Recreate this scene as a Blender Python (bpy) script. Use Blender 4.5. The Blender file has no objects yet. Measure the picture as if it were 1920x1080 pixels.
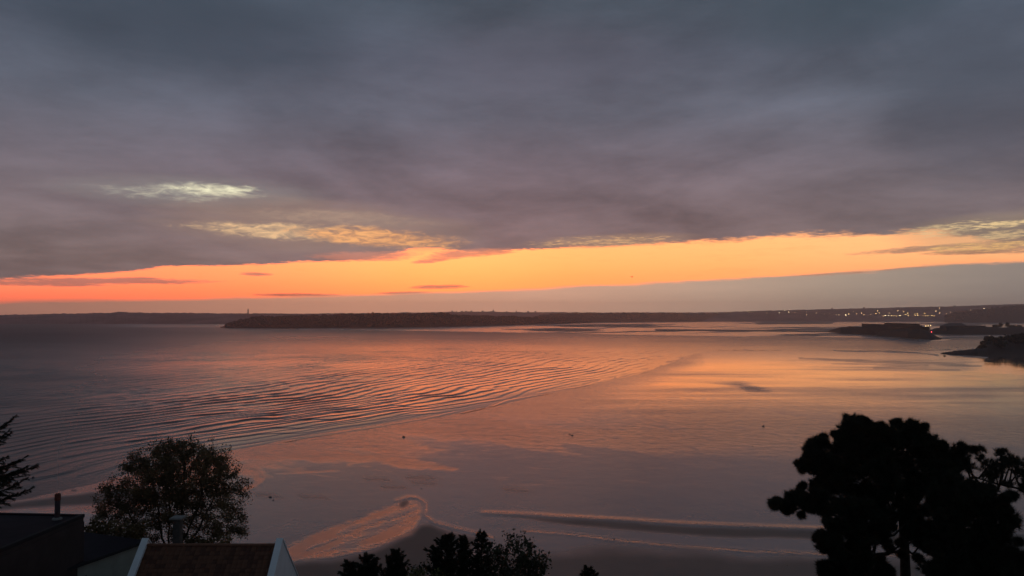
import bpy, math, random
import numpy as np
from mathutils import Vector
from mathutils.bvhtree import BVHTree

random.seed(7)
rng = np.random.default_rng(7)
S = bpy.context.scene
C = S.collection
R = math.radians

# ------------------------------------------------------------------ camera
H = 50.0                       # height of the viewpoint above the flats
F = 1400.0                     # focal length in pixels of the 1920 px wide photograph
PITCH = math.atan((592 - 540) / F)
cam = bpy.data.cameras.new('camera')
cam.lens = F / 1920 * 36
cam.sensor_width = 36
cam.clip_start = 0.5
cam.clip_end = 40000
cam_ob = bpy.data.objects.new('camera', cam)
C.objects.link(cam_ob)
cam_ob.location = (0, 0, H)
cam_ob.rotation_euler = (R(90) + PITCH, 0, 0)
S.camera = cam_ob


def ray(px, py):
    a, b = (px - 960) / F, (540 - py) / F
    return np.array((a, math.cos(PITCH) - b * math.sin(PITCH), math.sin(PITCH) + b * math.cos(PITCH)))


def G(px, py, z=0.0):
    d = ray(px, py)
    t = (z - H) / d[2]
    return d[0] * t, d[1] * t


def P(px, py, Y):
    d = ray(px, py) * (Y / ray(px, py)[1])
    return Vector((d[0], d[1], d[2] + H))


def image_px(X, Y, Z=0.0):
    """plan position -> image pixel coordinates, in which the beach features are laid out"""
    y = np.maximum(Y, 1.0)
    zz = Z - H
    fw = y * math.cos(PITCH) + zz * math.sin(PITCH)
    up = -y * math.sin(PITCH) + zz * math.cos(PITCH)
    return 960 + F * X / fw, 540 - F * up / fw


def AE(px, py):
    d = ray(px, py)
    d = d / np.linalg.norm(d)
    return math.degrees(math.atan2(d[0], d[1])), math.degrees(math.asin(d[2]))


def lin(r, g, b):
    return tuple((c / 255 / 12.92) if c / 255 <= .04045 else ((c / 255 + .055) / 1.055) ** 2.4 for c in (r, g, b))


# ------------------------------------------------------------------ node expressions
class E:
    def __init__(s, nt, sock):
        s.nt, s.s = nt, sock

    def _m(s, op, *o, clamp=False):
        n = s.nt.nodes.new('ShaderNodeMath')
        n.operation = op
        n.use_clamp = clamp
        for i, v in enumerate((s,) + o):
            if isinstance(v, E):
                s.nt.links.new(v.s, n.inputs[i])
            else:
                n.inputs[i].default_value = v
        return E(s.nt, n.outputs[0])

    def __add__(s, o): return s._m('ADD', o)
    __radd__ = __add__
    def __sub__(s, o): return s._m('SUBTRACT', o)
    def __rsub__(s, o): return s * -1 + o
    def __mul__(s, o): return s._m('MULTIPLY', o)
    __rmul__ = __mul__
    def __truediv__(s, o): return s._m('DIVIDE', o)
    def mx(s, o): return s._m('MAXIMUM', o)
    def mn(s, o): return s._m('MINIMUM', o)
    def ab(s): return s._m('ABSOLUTE')
    def clamp(s): return s._m('ADD', 0.0, clamp=True)

    def step(s, a, b):
        n = s.nt.nodes.new('ShaderNodeMapRange')
        n.interpolation_type = 'SMOOTHSTEP'
        s.nt.links.new(s.s, n.inputs['Value'])
        n.inputs['From Min'].default_value = a
        n.inputs['From Max'].default_value = b
        return E(s.nt, n.outputs[0])

    def ramp(s, lo, hi, stops):
        """colour ramp over lo..hi, stops = [(position, linear rgb)]"""
        t = (s - lo) / (hi - lo)
        n = s.nt.nodes.new('ShaderNodeValToRGB')
        s.nt.links.new(t.s, n.inputs[0])
        el = n.color_ramp.elements
        while len(el) < len(stops):
            el.new(0.5)
        for e, (p, c) in zip(el, stops):
            e.position = (p - lo) / (hi - lo)
            e.color = (*c, 1)
        return n.outputs[0]

    def curve(s, lo, hi, pts, vlo, vhi):
        t = ((s - lo) / (hi - lo))
        n = s.nt.nodes.new('ShaderNodeFloatCurve')
        s.nt.links.new(t.s, n.inputs['Value'])
        cu = n.mapping.curves[0]
        pts = [((a - lo) / (hi - lo), (v - vlo) / (vhi - vlo)) for a, v in pts]
        while len(cu.points) < len(pts):
            cu.points.new(0.5, 0.5)
        for q, (a, v) in zip(cu.points, pts):
            q.location = (a, v)
            q.handle_type = 'VECTOR'
        n.mapping.update()
        return E(s.nt, n.outputs[0]) * (vhi - vlo) + vlo


def vec(nt, x, y, z):
    n = nt.nodes.new('ShaderNodeCombineXYZ')
    for i, v in enumerate((x, y, z)):
        if isinstance(v, E):
            nt.links.new(v.s, n.inputs[i])
        else:
            n.inputs[i].default_value = v
    return n.outputs[0]


def noise(nt, v, scale, detail=4, rough=.55, dist=0.0):
    n = nt.nodes.new('ShaderNodeTexNoise')
    nt.links.new(v, n.inputs['Vector'])
    n.inputs['Scale'].default_value = scale
    n.inputs['Detail'].default_value = detail
    n.inputs['Roughness'].default_value = rough
    n.inputs['Distortion'].default_value = dist
    return E(nt, n.outputs['Fac'])


def mix(nt, f, a, b, mode='MIX'):
    n = nt.nodes.new('ShaderNodeMix')
    n.data_type = 'RGBA'
    n.blend_type = mode
    n.clamp_factor = True
    for sock, v in ((n.inputs[0], f), (n.inputs[6], a), (n.inputs[7], b)):
        if isinstance(v, E):
            nt.links.new(v.s, sock)
        elif isinstance(v, tuple):
            sock.default_value = (*v, 1)
        elif isinstance(v, (int, float)):
            sock.default_value = v
        else:
            nt.links.new(v, sock)
    return n.outputs[2]


# ------------------------------------------------------------------ sky
SUN_AZ, SUN_EL = -6.0, 3.0     # degrees; azimuth from +Y towards +X
world = bpy.data.worlds.new('World')
S.world = world
world.use_nodes = True
nt = world.node_tree
nt.nodes.clear()
tc = nt.nodes.new('ShaderNodeTexCoord')
sp = nt.nodes.new('ShaderNodeSeparateXYZ')
nt.links.new(tc.outputs['Generated'], sp.inputs[0])
X, Y, Z = (E(nt, sp.outputs[i]) for i in range(3))
AZ = X._m('ARCTAN2', Y) * (180 / math.pi)
EL = Z._m('ARCSINE') * (180 / math.pi)
up = Z.mx(0.0)
nv = vec(nt, X * 3.0, Y * 3.0, Z * 22.0)          # flattened cloud noise
nv2 = vec(nt, X * 3.0, Y * 3.0, Z * 9.0)
deckv = vec(nt, X / (up + .12), Y / (up + .12), 3.3)   # cloud deck seen in perspective
n1 = noise(nt, nv, 3.2, 6, .6) - .5
n2 = noise(nt, nv, 11.0, 5, .62) - .5
n3 = noise(nt, nv, 34.0, 4, .6) - .5
nd = noise(nt, deckv, 0.75, 6, .58, .5) - .5
nd2 = noise(nt, deckv, 2.6, 5, .6, .3) - .5
nb = noise(nt, nv2, 2.0, 4, .5) - .5
nl = noise(nt, vec(nt, X * 3.0, Y * 3.0, Z * 11.0), 17.0, 5, .6, .9) - .5

TOP = [(-600, 560), (-200, 537), (0, 523), (150, 517), (300, 502), (500, 496), (640, 490), (690, 486), (730, 477), (770, 466), (805, 462),
       (840, 466), (880, 472), (960, 470), (1100, 464), (1280, 456), (1450, 446), (1650, 441), (1760, 436), (1830, 450), (1920, 462), (2400, 440)]
BOT = [(-600, 580), (-200, 572), (0, 567), (300, 563), (600, 556), (960, 545), (1130, 536), (1280, 530), (1450, 520),
       (1540, 514), (1640, 510), (1740, 500), (1800, 495), (1920, 491), (2400, 455)]
tops = [(-110, .5), (-70, .6)] + [AE(*q) for q in TOP] + [(75, 5.0), (115, 4)]
bots = [(-110, .9), (-70, .8)] + [AE(*q) for q in BOT] + [(75, 5.2), (115, 6)]
eT = AZ.curve(-180, 180, [(-180, .5)] + tops + [(180, 4)], -1, 12)
eB = AZ.curve(-180, 180, [(-180, .9)] + bots + [(180, 6)], -1, 12)
ragged = AZ.step(2, 22)
dT = EL - eT + (n1 * .75 + n2 * .55 + n3 * .22) * (ragged * .9 + .55)
dB = EL - eB + n1 * .22 + n2 * .16 + (n3 * .16 + n2 * .22 + n1 * .25) * ragged
soft_ = ragged * .6 + .4
m_deck = ((dT + n3 * .25) / soft_).step(-.16, .36)
m_bank = 1 - (dB + n1 * .2).step(-.13, .19)


def spot(px, py, rx, ry, tilt=0.0):
    a, e = AE(px, py)
    sx, sy = math.degrees(rx / F), math.degrees(ry / F)
    u = (AZ - a) * (1 / sx)
    v = ((EL - e) - (AZ - a) * tilt) * (1 / sy)
    return 1 - (u * u + v * v)                    # positive inside


# deck colours
deck = EL.ramp(0, 90, [(0, lin(112, 90, 88)), (4.0, lin(130, 108, 105)), (7.5, lin(122, 105, 108)), (11, lin(111, 101, 109)), (15, lin(97, 98, 110)),
                       (19, lin(84, 88, 101)), (23, lin(75, 84, 96)), (38, lin(68, 79, 91)), (90, lin(66, 76, 88))])
side = AZ.ramp(-180, 180, [(-180, (.95, 1, 1.03)), (-60, (.86, .95, .98)), (-30, (.88, .94, .95)), (-16, (.96, .97, .98)), (0, (1.06, 1.0, .99)), (14, (1.02, 1.01, 1.0)),
                           (28, (.88, .95, .95)), (60, (.88, .97, 1.0)), (180, (.95, 1, 1.03))])
deck = mix(nt, 1.0, deck, side, 'MULTIPLY')
shade = (nd * 1.35 + nd2 * .62 + n1 * .16 + nb * .45 + n2 * .05 + nl * .16) * 1.0 + 1.03
shade = shade.mx(.55).mn(1.5)
shv = vec(nt, shade * .99, shade, shade * 1.01)
deck = mix(nt, 1.0, deck, shv, 'MULTIPLY')
# gap colours
gap = AZ.ramp(-180, 180, [(-180, lin(150, 140, 130)), (-60, lin(232, 124, 90)), (-34, lin(251, 146, 100)), (-22, lin(255, 150, 97)), (-8, lin(255, 154, 94)),
                          (4, lin(255, 160, 92)), (16, lin(250, 176, 104)), (30, lin(244, 186, 124)), (60, lin(220, 180, 130)), (180, lin(150, 140, 130))])
hgt = (EL - eB) / (eT - eB + .3)
gap = mix(nt, hgt.step(.1, 1.0) * .55, gap, mix(nt, .5, gap, lin(255, 204, 140)))
gap = mix(nt, (1 - hgt.step(-.1, .5)) * .3, gap, lin(255, 138, 88))
gap = mix(nt, (n2 + n1 * .5).step(-.05, .3) * .22, gap, lin(236, 140, 84))
sky = nt.nodes.new('ShaderNodeTexSky')
sky.sky_type = 'NISHITA'
sky.sun_disc = False
sky.sun_elevation = R(SUN_EL)
sky.sun_rotation = R(SUN_AZ)
sky.altitude = 60
sky.dust_density = 3.0
nish = mix(nt, 1.0, sky.outputs[0], (.12, .12, .12), 'MULTIPLY')
gap = mix(nt, .08, gap, nish)
hot = AZ.ramp(-180, 180, [(-180, (1, 1, 1)), (-60, (1.6, 1, 1)), (-32, (1.85, 1.03, 1)), (-8, (1.95, 1.12, 1.05)), (8, (1.75, 1.20, 1.15)), (22, (1.55, 1.22, 1.20)), (60, (1, 1, 1)), (180, (1, 1, 1))])
gap = mix(nt, 1.0, gap, hot, 'MULTIPLY')
# low bank under the gap
bank = AZ.ramp(-180, 180, [(-180, lin(80, 84, 92)), (-50, lin(140, 100, 86)), (-30, lin(182, 126, 100)), (-12, lin(204, 148, 118)), (2, lin(200, 154, 128)),
                           (14, lin(176, 148, 128)), (24, lin(152, 136, 121)), (34, lin(130, 119, 111)), (60, lin(100, 98, 98)), (180, lin(80, 84, 92))])
bshade = n1 * .25 + n2 * .1 + 1.36
bank = mix(nt, 1.0, bank, vec(nt, bshade, bshade, bshade), 'MULTIPLY')
col = mix(nt, m_deck, gap, deck)
# thin dark streaks inside the gap
st = None
for q in [(480, 514, 32, 4, 0.0), (826, 538, 62, 4.5, .02), (180, 527, 210, 6, .015), (60, 531, 120, 6, .0), (560, 553, 90, 3.5, .0), (690, 480, 110, 11, .02), (850, 478, 70, 9, .12), (806, 489, 42, 5, .10), (890, 474, 90, 9, .06), (760, 549, 60, 3, .02),
          (1740, 466, 130, 6, .045), (1840, 471, 90, 6, .0), (1560, 515, 90, 4, .05), (1700, 505, 70, 4, .06), (1890, 460, 60, 14, .0), (255, 523, 60, 3.5, .02)]:
    s_ = spot(*q) + n2 * 1.6 + n3 * 1.2
    st = s_ if st is None else st.mx(s_)
col = mix(nt, st.step(-.1, .9) * .86, col, mix(nt, .16, deck, gap))
# brighter broken openings in the deck
def hole(q, amp, c1, lo, hi, base):
    global col
    m = spot(*q).mx(0.0)
    g_ = (n2 * 1.5 + n3 * 2.2 + m * base)
    col = mix(nt, g_.step(lo, hi) * m.step(0, .5) * amp, col, c1)
def haze_glow(q, amp, c1):
    global col
    col = mix(nt, (spot(*q) + n1 * .8).mx(0.0).step(0, 1) * amp, col, c1)
def slit(q, amp, c1, c2, a1, a2, lo, hi):
    """soft ragged break in the deck: broad glow, brighter mottled core"""
    global col
    m = spot(*q) + n1 * a1 + nl * a2 * .8 + n2 * a2 * .3
    col = mix(nt, m.step(lo, hi) * amp, col, mix(nt, (nl * 1.7 + n3 * .3 + m * .34).step(-.25, .80), c1, c2))
haze_glow((370, 50, 330, 110, 0), .62, lin(58, 67, 79))
haze_glow((1880, 190, 220, 160, 0), .45, lin(62, 68, 80))
haze_glow((1560, 20, 220, 70, 0), .45, lin(60, 72, 82))
haze_glow((1030, 110, 300, 80, 0), .3, lin(102, 100, 114))
haze_glow((370, 360, 260, 34, .02), .55, lin(142, 136, 134))
slit((350, 358, 130, 17, .05), .8, lin(150, 146, 140), lin(215, 208, 182), 2.6, 1.6, -.3, 1.2)
slit((405, 355, 85, 11, .05), .9, lin(190, 184, 160), lin(252, 246, 208), 2.2, 1.6, -.1, 1.2)
haze_glow((600, 425, 340, 60, -.03), .65, lin(158, 132, 118))
slit((545, 434, 170, 17, -.02), .85, lin(166, 142, 122), lin(252, 206, 152), 1.8, 2.0, -.3, 1.0)
slit((700, 444, 160, 20, -.05), .85, lin(182, 132, 104), lin(255, 182, 116), 1.8, 2.2, -.2, 1.0)
slit((620, 408, 190, 18, -.02), .4, lin(150, 130, 118), lin(190, 160, 136), 2.4, 1.6, -.3, 1.2)
haze_glow((1140, 452, 190, 16, .03), .5, lin(176, 140, 112))
hole((1130, 452, 170, 14, .03), .7, lin(240, 186, 130), .22, .95, .45)
haze_glow((1850, 432, 170, 36, .06), .45, lin(160, 140, 116))
hole((1780, 430, 90, 14, .08), .85, lin(232, 200, 148), .12, .9, .5)
hole((1895, 419, 60, 7, .06), .9, lin(238, 205, 150), .0, .7, .5)
hole((1885, 440, 60, 10, .06), .8, lin(225, 190, 140), .1, .9, .5)
hole((1850, 462, 120, 10, .02), .8, lin(244, 192, 122), .1, .8, .5)
col = mix(nt, m_bank, col, bank)
bg = nt.nodes.new('ShaderNodeBackground')
nt.links.new(col, bg.inputs[0])
bg.inputs[1].default_value = 1.08
wo = nt.nodes.new('ShaderNodeOutputWorld')
nt.links.new(bg.outputs[0], wo.inputs[0])

sun = bpy.data.lights.new('sun', 'SUN')
sun.energy = 0.012
sun.angle = R(32)
sun.color = (1.0, .55, .32)
sun_ob = bpy.data.objects.new('sun', sun)
C.objects.link(sun_ob)
sd = Vector((math.sin(R(SUN_AZ)) * math.cos(R(SUN_EL)), math.cos(R(SUN_AZ)) * math.cos(R(SUN_EL)), math.sin(R(SUN_EL))))
sun_ob.rotation_euler = sd.to_track_quat('Z', 'Y').to_euler()
sun_ob.location = (0, 0, 120)

vs = S.view_settings
vs.view_transform = 'Standard'
vs.look = 'None'
vs.exposure = 0.0
vs.gamma = 1.0
vs.use_curve_mapping = False
S.cycles.max_bounces = 6
S.cycles.diffuse_bounces = 2
S.cycles.glossy_bounces = 3
S.cycles.volume_bounces = 1
S.cycles.transparent_max_bounces = 8


# ------------------------------------------------------------------ materials
def mat(name, base, rough=.7, spec=.3, var=.25, scale=4.0, bump=0.0, second=None, coords='Object', metal=0.0):
    m = bpy.data.materials.new(name)
    m.use_nodes = True
    t = m.node_tree
    b = t.nodes['Principled BSDF']
    b.inputs['Roughness'].default_value = rough
    b.inputs['Specular IOR Level'].default_value = spec
    b.inputs['Metallic'].default_value = metal
    cc = t.nodes.new('ShaderNodeTexCoord').outputs[coords]
    n = noise(t, cc, scale, 5, .6)
    c2 = second or tuple(c * (1 - var) for c in base)
    c1 = base if second else tuple(c * (1 + var) for c in base)
    t.links.new(mix(t, n.step(.3, .7), c1, c2), b.inputs['Base Color'])
    if bump:
        bn = t.nodes.new('ShaderNodeBump')
        bn.inputs['Strength'].default_value = .8
        bn.inputs['Distance'].default_value = bump
        t.links.new(noise(t, cc, scale * 5, 4).s, bn.inputs['Height'])
        t.links.new(bn.outputs[0], b.inputs['Normal'])
    return m


def glow(name, color, strength):
    m = bpy.data.materials.new(name)
    m.use_nodes = True
    t = m.node_tree
    b = t.nodes['Principled BSDF']
    b.inputs['Base Color'].default_value = (.6, .6, .6, 1)
    b.inputs['Emission Color'].default_value = (*color, 1)
    b.inputs['Emission Strength'].default_value = strength
    m.cycles.emission_sampling = 'NONE'
    return m


M_leaf = mat('leaf_olive', (.12, .080, .034), .6, .2, .55, .5)
M_pine = mat('pine_needles', (.022, .026, .016), .7, .15, .4, 1.2)
M_cypress = mat('cypress_foliage', (.024, .028, .016), .7, .15, .4, 1.2)
M_shrub = mat('shrub_foliage', (.04, .042, .02), .6, .2, .5, 1.4)
M_lit_bush = mat('yellow_green_foliage', (.10, .095, .03), .6, .2, .4, 1.4)
M_bark = mat('bark', (.05, .04, .032), .9, .1, .4, 3.0, .03)
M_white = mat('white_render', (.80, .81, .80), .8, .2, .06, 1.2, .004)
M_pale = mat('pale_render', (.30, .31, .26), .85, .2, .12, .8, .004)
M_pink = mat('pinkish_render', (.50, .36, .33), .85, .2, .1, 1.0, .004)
M_dark = mat('dark_cladding', (.035, .026, .026), .6, .3, .2, 1.0)
M_roofing = mat('dark_roof_membrane', (.018, .014, .020), .8, .1, .25, .7, .01)
M_edge = mat('grey_metal_edge', (.030, .028, .030), .85, .15, .1, 2.0)
M_tile = mat('brown_roof_tile', (.18, .075, .042), .75, .25, .35, 1.1, .006)
M_tile_b = mat('dark_brown_roof_tile', (.12, .052, .034), .8, .2, .35, 1.3, .006)
M_tile_red = mat('red_brown_roof_tile', (.17, .055, .045), .75, .25, .3, 2.0, .006)
M_stack = mat('grey_brick_stack', (.085, .078, .07), .85, .2, .3, 3.0, .01)
M_cap = mat('pale_stone_cap', (.22, .21, .195), .8, .2, .1, 3.0)
M_flue = mat('dull_steel_flue', (.055, .04, .045), .5, .5, .3, 4.0)
M_rust = mat('rusty_flue_tip', (.16, .05, .035), .8, .3, .3, 5.0)
M_rock = mat('dark_rock', (.018, .016, .015), .8, .25, .4, .4, .1)
M_hill = mat('hazy_hill', (.22, .14, .135), .9, .05, .35, .006)  # base lightened to mauve in place of thicker distance haze
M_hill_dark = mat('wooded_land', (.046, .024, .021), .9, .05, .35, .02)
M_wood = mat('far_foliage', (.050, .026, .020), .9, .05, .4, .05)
M_ware = mat('dark_warehouse_wall', (.03, .03, .03), .8, .2, .2, .2)
M_ware2 = mat('dark_grey_sheet_roof', (.05, .05, .055), .6, .3, .2, .2)
M_house = mat('far_house_wall', (.22, .19, .17), .9, .1, .2, .2)
M_steel = mat('lamp_post_steel', (.06, .06, .06), .6, .4, .1, 1)
M_lamp = glow('warm_lamp', (1.0, .64, .24), 15.0)
M_lampw = glow('white_lamp', (1.0, .78, .42), 20.0)
M_lamp_dim = glow('dim_lamp', (1.0, .64, .30), 7.0)
M_red = glow('red_lamp', (1.0, .05, .07), 5.0)


# ------------------------------------------------------------------ object helpers
def npmesh(name, V, quads=None, tris=None, smooth=False):
    V = np.asarray(V, dtype=np.float32)
    me = bpy.data.meshes.new(name)
    me.vertices.add(len(V))
    me.vertices.foreach_set('co', V.ravel())
    loops, tot = [], []
    for arr, k in ((quads, 4), (tris, 3)):
        if arr is not None and len(arr):
            arr = np.asarray(arr, dtype=np.int32)
            loops.append(arr.ravel())
            tot.append(np.full(len(arr), k, dtype=np.int32))
    loops, tot = np.concatenate(loops), np.concatenate(tot)
    me.loops.add(len(loops))
    me.loops.foreach_set('vertex_index', loops)
    me.polygons.add(len(tot))
    st_ = np.concatenate(([0], np.cumsum(tot)[:-1])).astype(np.int32)
    me.polygons.foreach_set('loop_start', st_)
    me.polygons.foreach_set('loop_total', tot)
    if smooth:
        me.polygons.foreach_set('use_smooth', np.ones(len(tot), dtype=bool))
    me.update(calc_edges=True)
    me.validate()
    return me


class MB:
    """collects simple solids, then links them as ONE mesh object"""
    def __init__(s):
        s.v, s.f, s.mi = [], [], []
        s.m = 0

    def poly(s, pts, faces):
        o = len(s.v)
        s.v += [tuple(p) for p in pts]
        s.f += [tuple(o + i for i in f) for f in faces]
        s.mi += [s.m] * len(faces)
        return s

    def hexa(s, b, t):
        return s.poly(list(b) + list(t), [(3, 2, 1, 0), (4, 5, 6, 7), (0, 1, 5, 4), (1, 2, 6, 5), (2, 3, 7, 6), (3, 0, 4, 7)])

    def box(s, x0, x1, y0, y1, z0, z1):
        return s.hexa([(x0, y0, z0), (x1, y0, z0), (x1, y1, z0), (x0, y1, z0)], [(x0, y0, z1), (x1, y0, z1), (x1, y1, z1), (x0, y1, z1)])

    def lathe(s, c, prof, n=12, sq=None):
        o = len(s.v)
        for r, z in prof:
            for k in range(n):
                a = 2 * math.pi * k / n
                s.v.append((c[0] + r * math.cos(a), c[1] + r * math.sin(a), c[2] + z))
        for i in range(len(prof) - 1):
            for k in range(n):
                a, b = o + i * n + k, o + i * n + (k + 1) % n
                s.f.append((a, b, b + n, a + n))
                s.mi.append(s.m)
        s.f.append(tuple(o + k for k in reversed(range(n))))
        s.f.append(tuple(o + (len(prof) - 1) * n + k for k in range(n)))
        s.mi += [s.m] * 2
        return s

    def build(s, name, ms, parent=None, smooth=False):
        me = bpy.data.meshes.new(name)
        me.from_pydata(s.v, [], s.f)
        ms = ms if isinstance(ms, (list, tuple)) else [ms]
        for m in ms:
            me.materials.append(m)
        me.polygons.foreach_set('material_index', s.mi)
        if smooth:
            me.polygons.foreach_set('use_smooth', [True] * len(s.f))
        me.update()
        return link(name, me, parent)


def link(name, me, parent=None, m=None):
    o = bpy.data.objects.new(name, me)
    C.objects.link(o)
    if m is not None:
        me.materials.append(m)
    if parent is not None:
        o.parent = parent
        o.matrix_parent_inverse.identity()
    return o


def tag(o, label, cat, group=None, kind=None):
    o['label'] = label
    o['category'] = cat
    if group:
        o['group'] = group
    if kind:
        o['kind'] = kind
    return o


def thing(name, loc, label, cat, group=None, rz=0.0):
    o = bpy.data.objects.new(name, None)
    o.empty_display_size = .5
    C.objects.link(o)
    o.location = loc
    o.rotation_euler = (0, 0, rz)
    return tag(o, label, cat, group)


def structure(o):
    o['kind'] = 'structure'
    return o


def dup(root, loc, label=None, scale=None, rz=None):
    r = root.copy()
    C.objects.link(r)
    r.location = loc
    if label:
        r['label'] = label
    if scale:
        r.scale = (scale,) * 3 if not isinstance(scale, tuple) else scale
    if rz is not None:
        r.rotation_euler = (0, 0, rz)
    for ch in list(root.children):
        c = ch.copy()
        C.objects.link(c)
        c.parent = r
        for g in list(ch.children):
            d = g.copy()
            C.objects.link(d)
            d.parent = c
    return r


# ------------------------------------------------------------------ plan helpers (vectorised)
def vnoise(x, y, seed=0):
    xi, yi = np.floor(x).astype(np.int64), np.floor(y).astype(np.int64)
    fx, fy = x - xi, y - yi
    fx, fy = fx * fx * (3 - 2 * fx), fy * fy * (3 - 2 * fy)

    def h(a, b):
        n = (a * 374761393 + b * 668265263 + seed * 974634777) & 0x7fffffff
        n = ((n ^ (n >> 13)) * 1274126177) & 0x7fffffff
        n = n ^ (n >> 16)
        return (n & 0xffff) / 65535.0
    return (h(xi, yi) * (1 - fx) + h(xi + 1, yi) * fx) * (1 - fy) + (h(xi, yi + 1) * (1 - fx) + h(xi + 1, yi + 1) * fx) * fy


def fbm(x, y, seed=0, o=4):
    v, a, s_ = 0, .5, 0
    for k in range(o):
        v = v + a * vnoise(x * 2 ** k + 17.3 * k, y * 2 ** k - 9.1 * k, seed + k)
        s_ += a
        a *= .5
    return v / s_


def dist_line(u, v, pts, closed=False):
    d = np.full(u.shape, 1e9)
    q = list(pts) + ([pts[0]] if closed else [])
    for (x0, y0), (x1, y1) in zip(q[:-1], q[1:]):
        dx, dy = x1 - x0, y1 - y0
        t = np.clip(((u - x0) * dx + (v - y0) * dy) / (dx * dx + dy * dy + 1e-9), 0, 1)
        d = np.minimum(d, np.hypot(u - x0 - t * dx, v - y0 - t * dy))
    return d


def inside(u, v, pts):
    r = np.zeros(u.shape, bool)
    n = len(pts)
    for i in range(n):
        x0, y0 = pts[i]
        x1, y1 = pts[(i + 1) % n]
        c = ((y0 > v) != (y1 > v)) & (u < (x1 - x0) * (v - y0) / (y1 - y0 + 1e-12) + x0)
        r ^= c
    return r


def sdf(u, v, pts):
    d = dist_line(u, v, pts, True)
    return np.where(inside(u, v, pts), d, -d)      # positive inside


def sm(x, a, b):
    t = np.clip((x - a) / (b - a), 0, 1)
    return t * t * (3 - 2 * t)


SHORE = [(-900, 1120), (-300, 1005), (0, 944), (170, 908), (300, 870), (380, 850), (430, 839), (600, 812), (700, 797), (870, 768), (1000, 738), (1150, 706),
         (1210, 692), (1260, 673), (1310, 656)]
FAR = [(1290, 651.5), (1400, 650.5), (1600, 651), (1800, 649.5), (1860, 648), (2100, 652), (2400, 652), (2400, 628), (1930, 629), (1790, 632), (1765, 638.5),
       (1700, 635), (1640, 631), (1540, 630), (1400, 629), (1200, 626), (1060, 623.5), (960, 621.5), (860, 619.5), (700, 617), (560, 615.8)]
SEA = SHORE + FAR + [(418, 615.2), (400, 607.5), (-600, 607.5), (-6000, 606), (-6000, 1120)]


def fan(angles, radii):
    a = np.radians(np.asarray(angles))[None, :]
    r = np.asarray(radii)[:, None]
    return r * np.sin(a), r * np.cos(a)


def grid_quads(nr, na, wrap=False):
    i = np.arange(nr - 1)[:, None] * na
    j = np.arange(na if wrap else na - 1)[None, :]
    j2 = (j + 1) % na
    return np.stack([(i + j).ravel(), (i + j2).ravel(), (i + na + j2).ravel(), (i + na + j).ravel()], 1)


# ------------------------------------------------------------------ the ground: hillside, beach, flats, sea bed in one sheet
ang = np.concatenate([np.arange(-180, -75, 6.0), np.arange(-75, -39, 2.0), np.arange(-39, 39, .12), np.arange(39, 75, 2.0), np.arange(75, 180, 6.0)])
rad = np.concatenate([np.linspace(1.5, 130, 44), np.geomspace(131.0, 9800, 720)])
gx, gy = fan(ang, rad)
dist = np.hypot(gx, gy)
cu, cv = image_px(gx, np.where(gy > 1, gy, 1.0))  # image pixel position of each vertex; the beach masks are laid out in it
front = gy > 20
ssd = np.where(front, sdf(cu, cv, SEA), -50.0)
# heights
gz = np.where(ssd > 0, -.03 - np.minimum(ssd, 60) * .02, .02 + np.minimum(-ssd, 60) * .004)
gz += (fbm(gx / 38, gy / 60, 3) - .5) * .22 * sm(-ssd, 2, 30) * sm(dist, 120, 170)
rough = np.full(gx.shape, .19)
dry = np.zeros(gx.shape)
rip = np.full(gx.shape, .16)
streak = fbm(cu / 420, cv / 9, 21, 4)
mott = fbm(gx / 9, gy / 16, 11, 4)
# calm film of water on the golden flat
gold = sm(cv, 648, 655) * (1 - sm(cv, 735, 800)) * sm(cu, 1000, 1300) * sm(-ssd + (streak - .5) * 30, 0, 42)
rough -= .15 * gold
rip *= 1 - .75 * gold
point_m = sm(cu, 1800, 1870) * sm(cv, 655, 662) * (1 - sm(cv, 690, 715))
rough -= .12 * point_m
rip *= 1 - point_m
rough += gold * (streak - .42).clip(0) * .40
# rippled tongues and streaks of the ebbing sheet
def tongue(pts, fe, amp=1.0, grain=.5, wob=30):
    global rip, rough
    m_ = sm(sdf(cu + (mott - .5) * wob, cv + (fbm(gx / 6, gy / 9, 5) - .5) * fe * 2, pts), -fe * .6, fe) * amp
    m_ = m_ * np.clip(1.25 - grain * 1.6 * np.abs(fbm(gx / 1.6, gy / 5.0, 8, 3) - .5) * 2, 0, 1)
    rip = np.maximum(rip, m_)
    return m_
near_w = sm(-ssd + (fbm(cu / 150, (cv - cu * .2) / 18, 19, 4) - .5) * 90 + (fbm(gx / 3, gy / 8, 20, 3) - .5) * 40, 82, 18) * (ssd < 0) * sm(cv, 655, 700)
rip = np.maximum(rip, near_w * .95)
sheen = sm(cv, 690, 740) * (1 - sm(cv, 800, 880)) * front
rip = np.maximum(rip, sheen * (.32 + 1.0 * sm(fbm(cu / 190, (cv - cu * .13) / 20, 17, 4) + (fbm(gx / 3, gy / 9, 18, 3) - .5) * .35, .44, .60)))
tongue([(860, 782), (1000, 792), (1150, 808), (1275, 822), (1240, 829), (1100, 825), (1000, 815), (900, 805), (790, 802), (700, 806), (600, 822), (430, 850), (430, 840), (700, 797)], 8)
tongue([(470, 852), (560, 846), (640, 842), (760, 858), (862, 880), (845, 888), (720, 873), (600, 862), (480, 864), (430, 872), (425, 855)], 7)
tongue([(640, 815), (760, 822), (800, 836), (790, 850), (700, 842), (600, 836), (520, 842)], 9, .6)
tongue([(1000, 730), (1200, 745), (1330, 770), (1400, 790), (1250, 785), (1100, 770), (960, 762)], 9, .45)
tongue([(540, 1056), (535, 1022), (580, 1004), (640, 983), (700, 962), (740, 945), (765, 935), (786, 935), (795, 945), (794, 958), (789, 972), (777, 988), (752, 1005), (715, 1022), (670, 1037), (610, 1048)], 8, 1.0, .15, 8)
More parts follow.
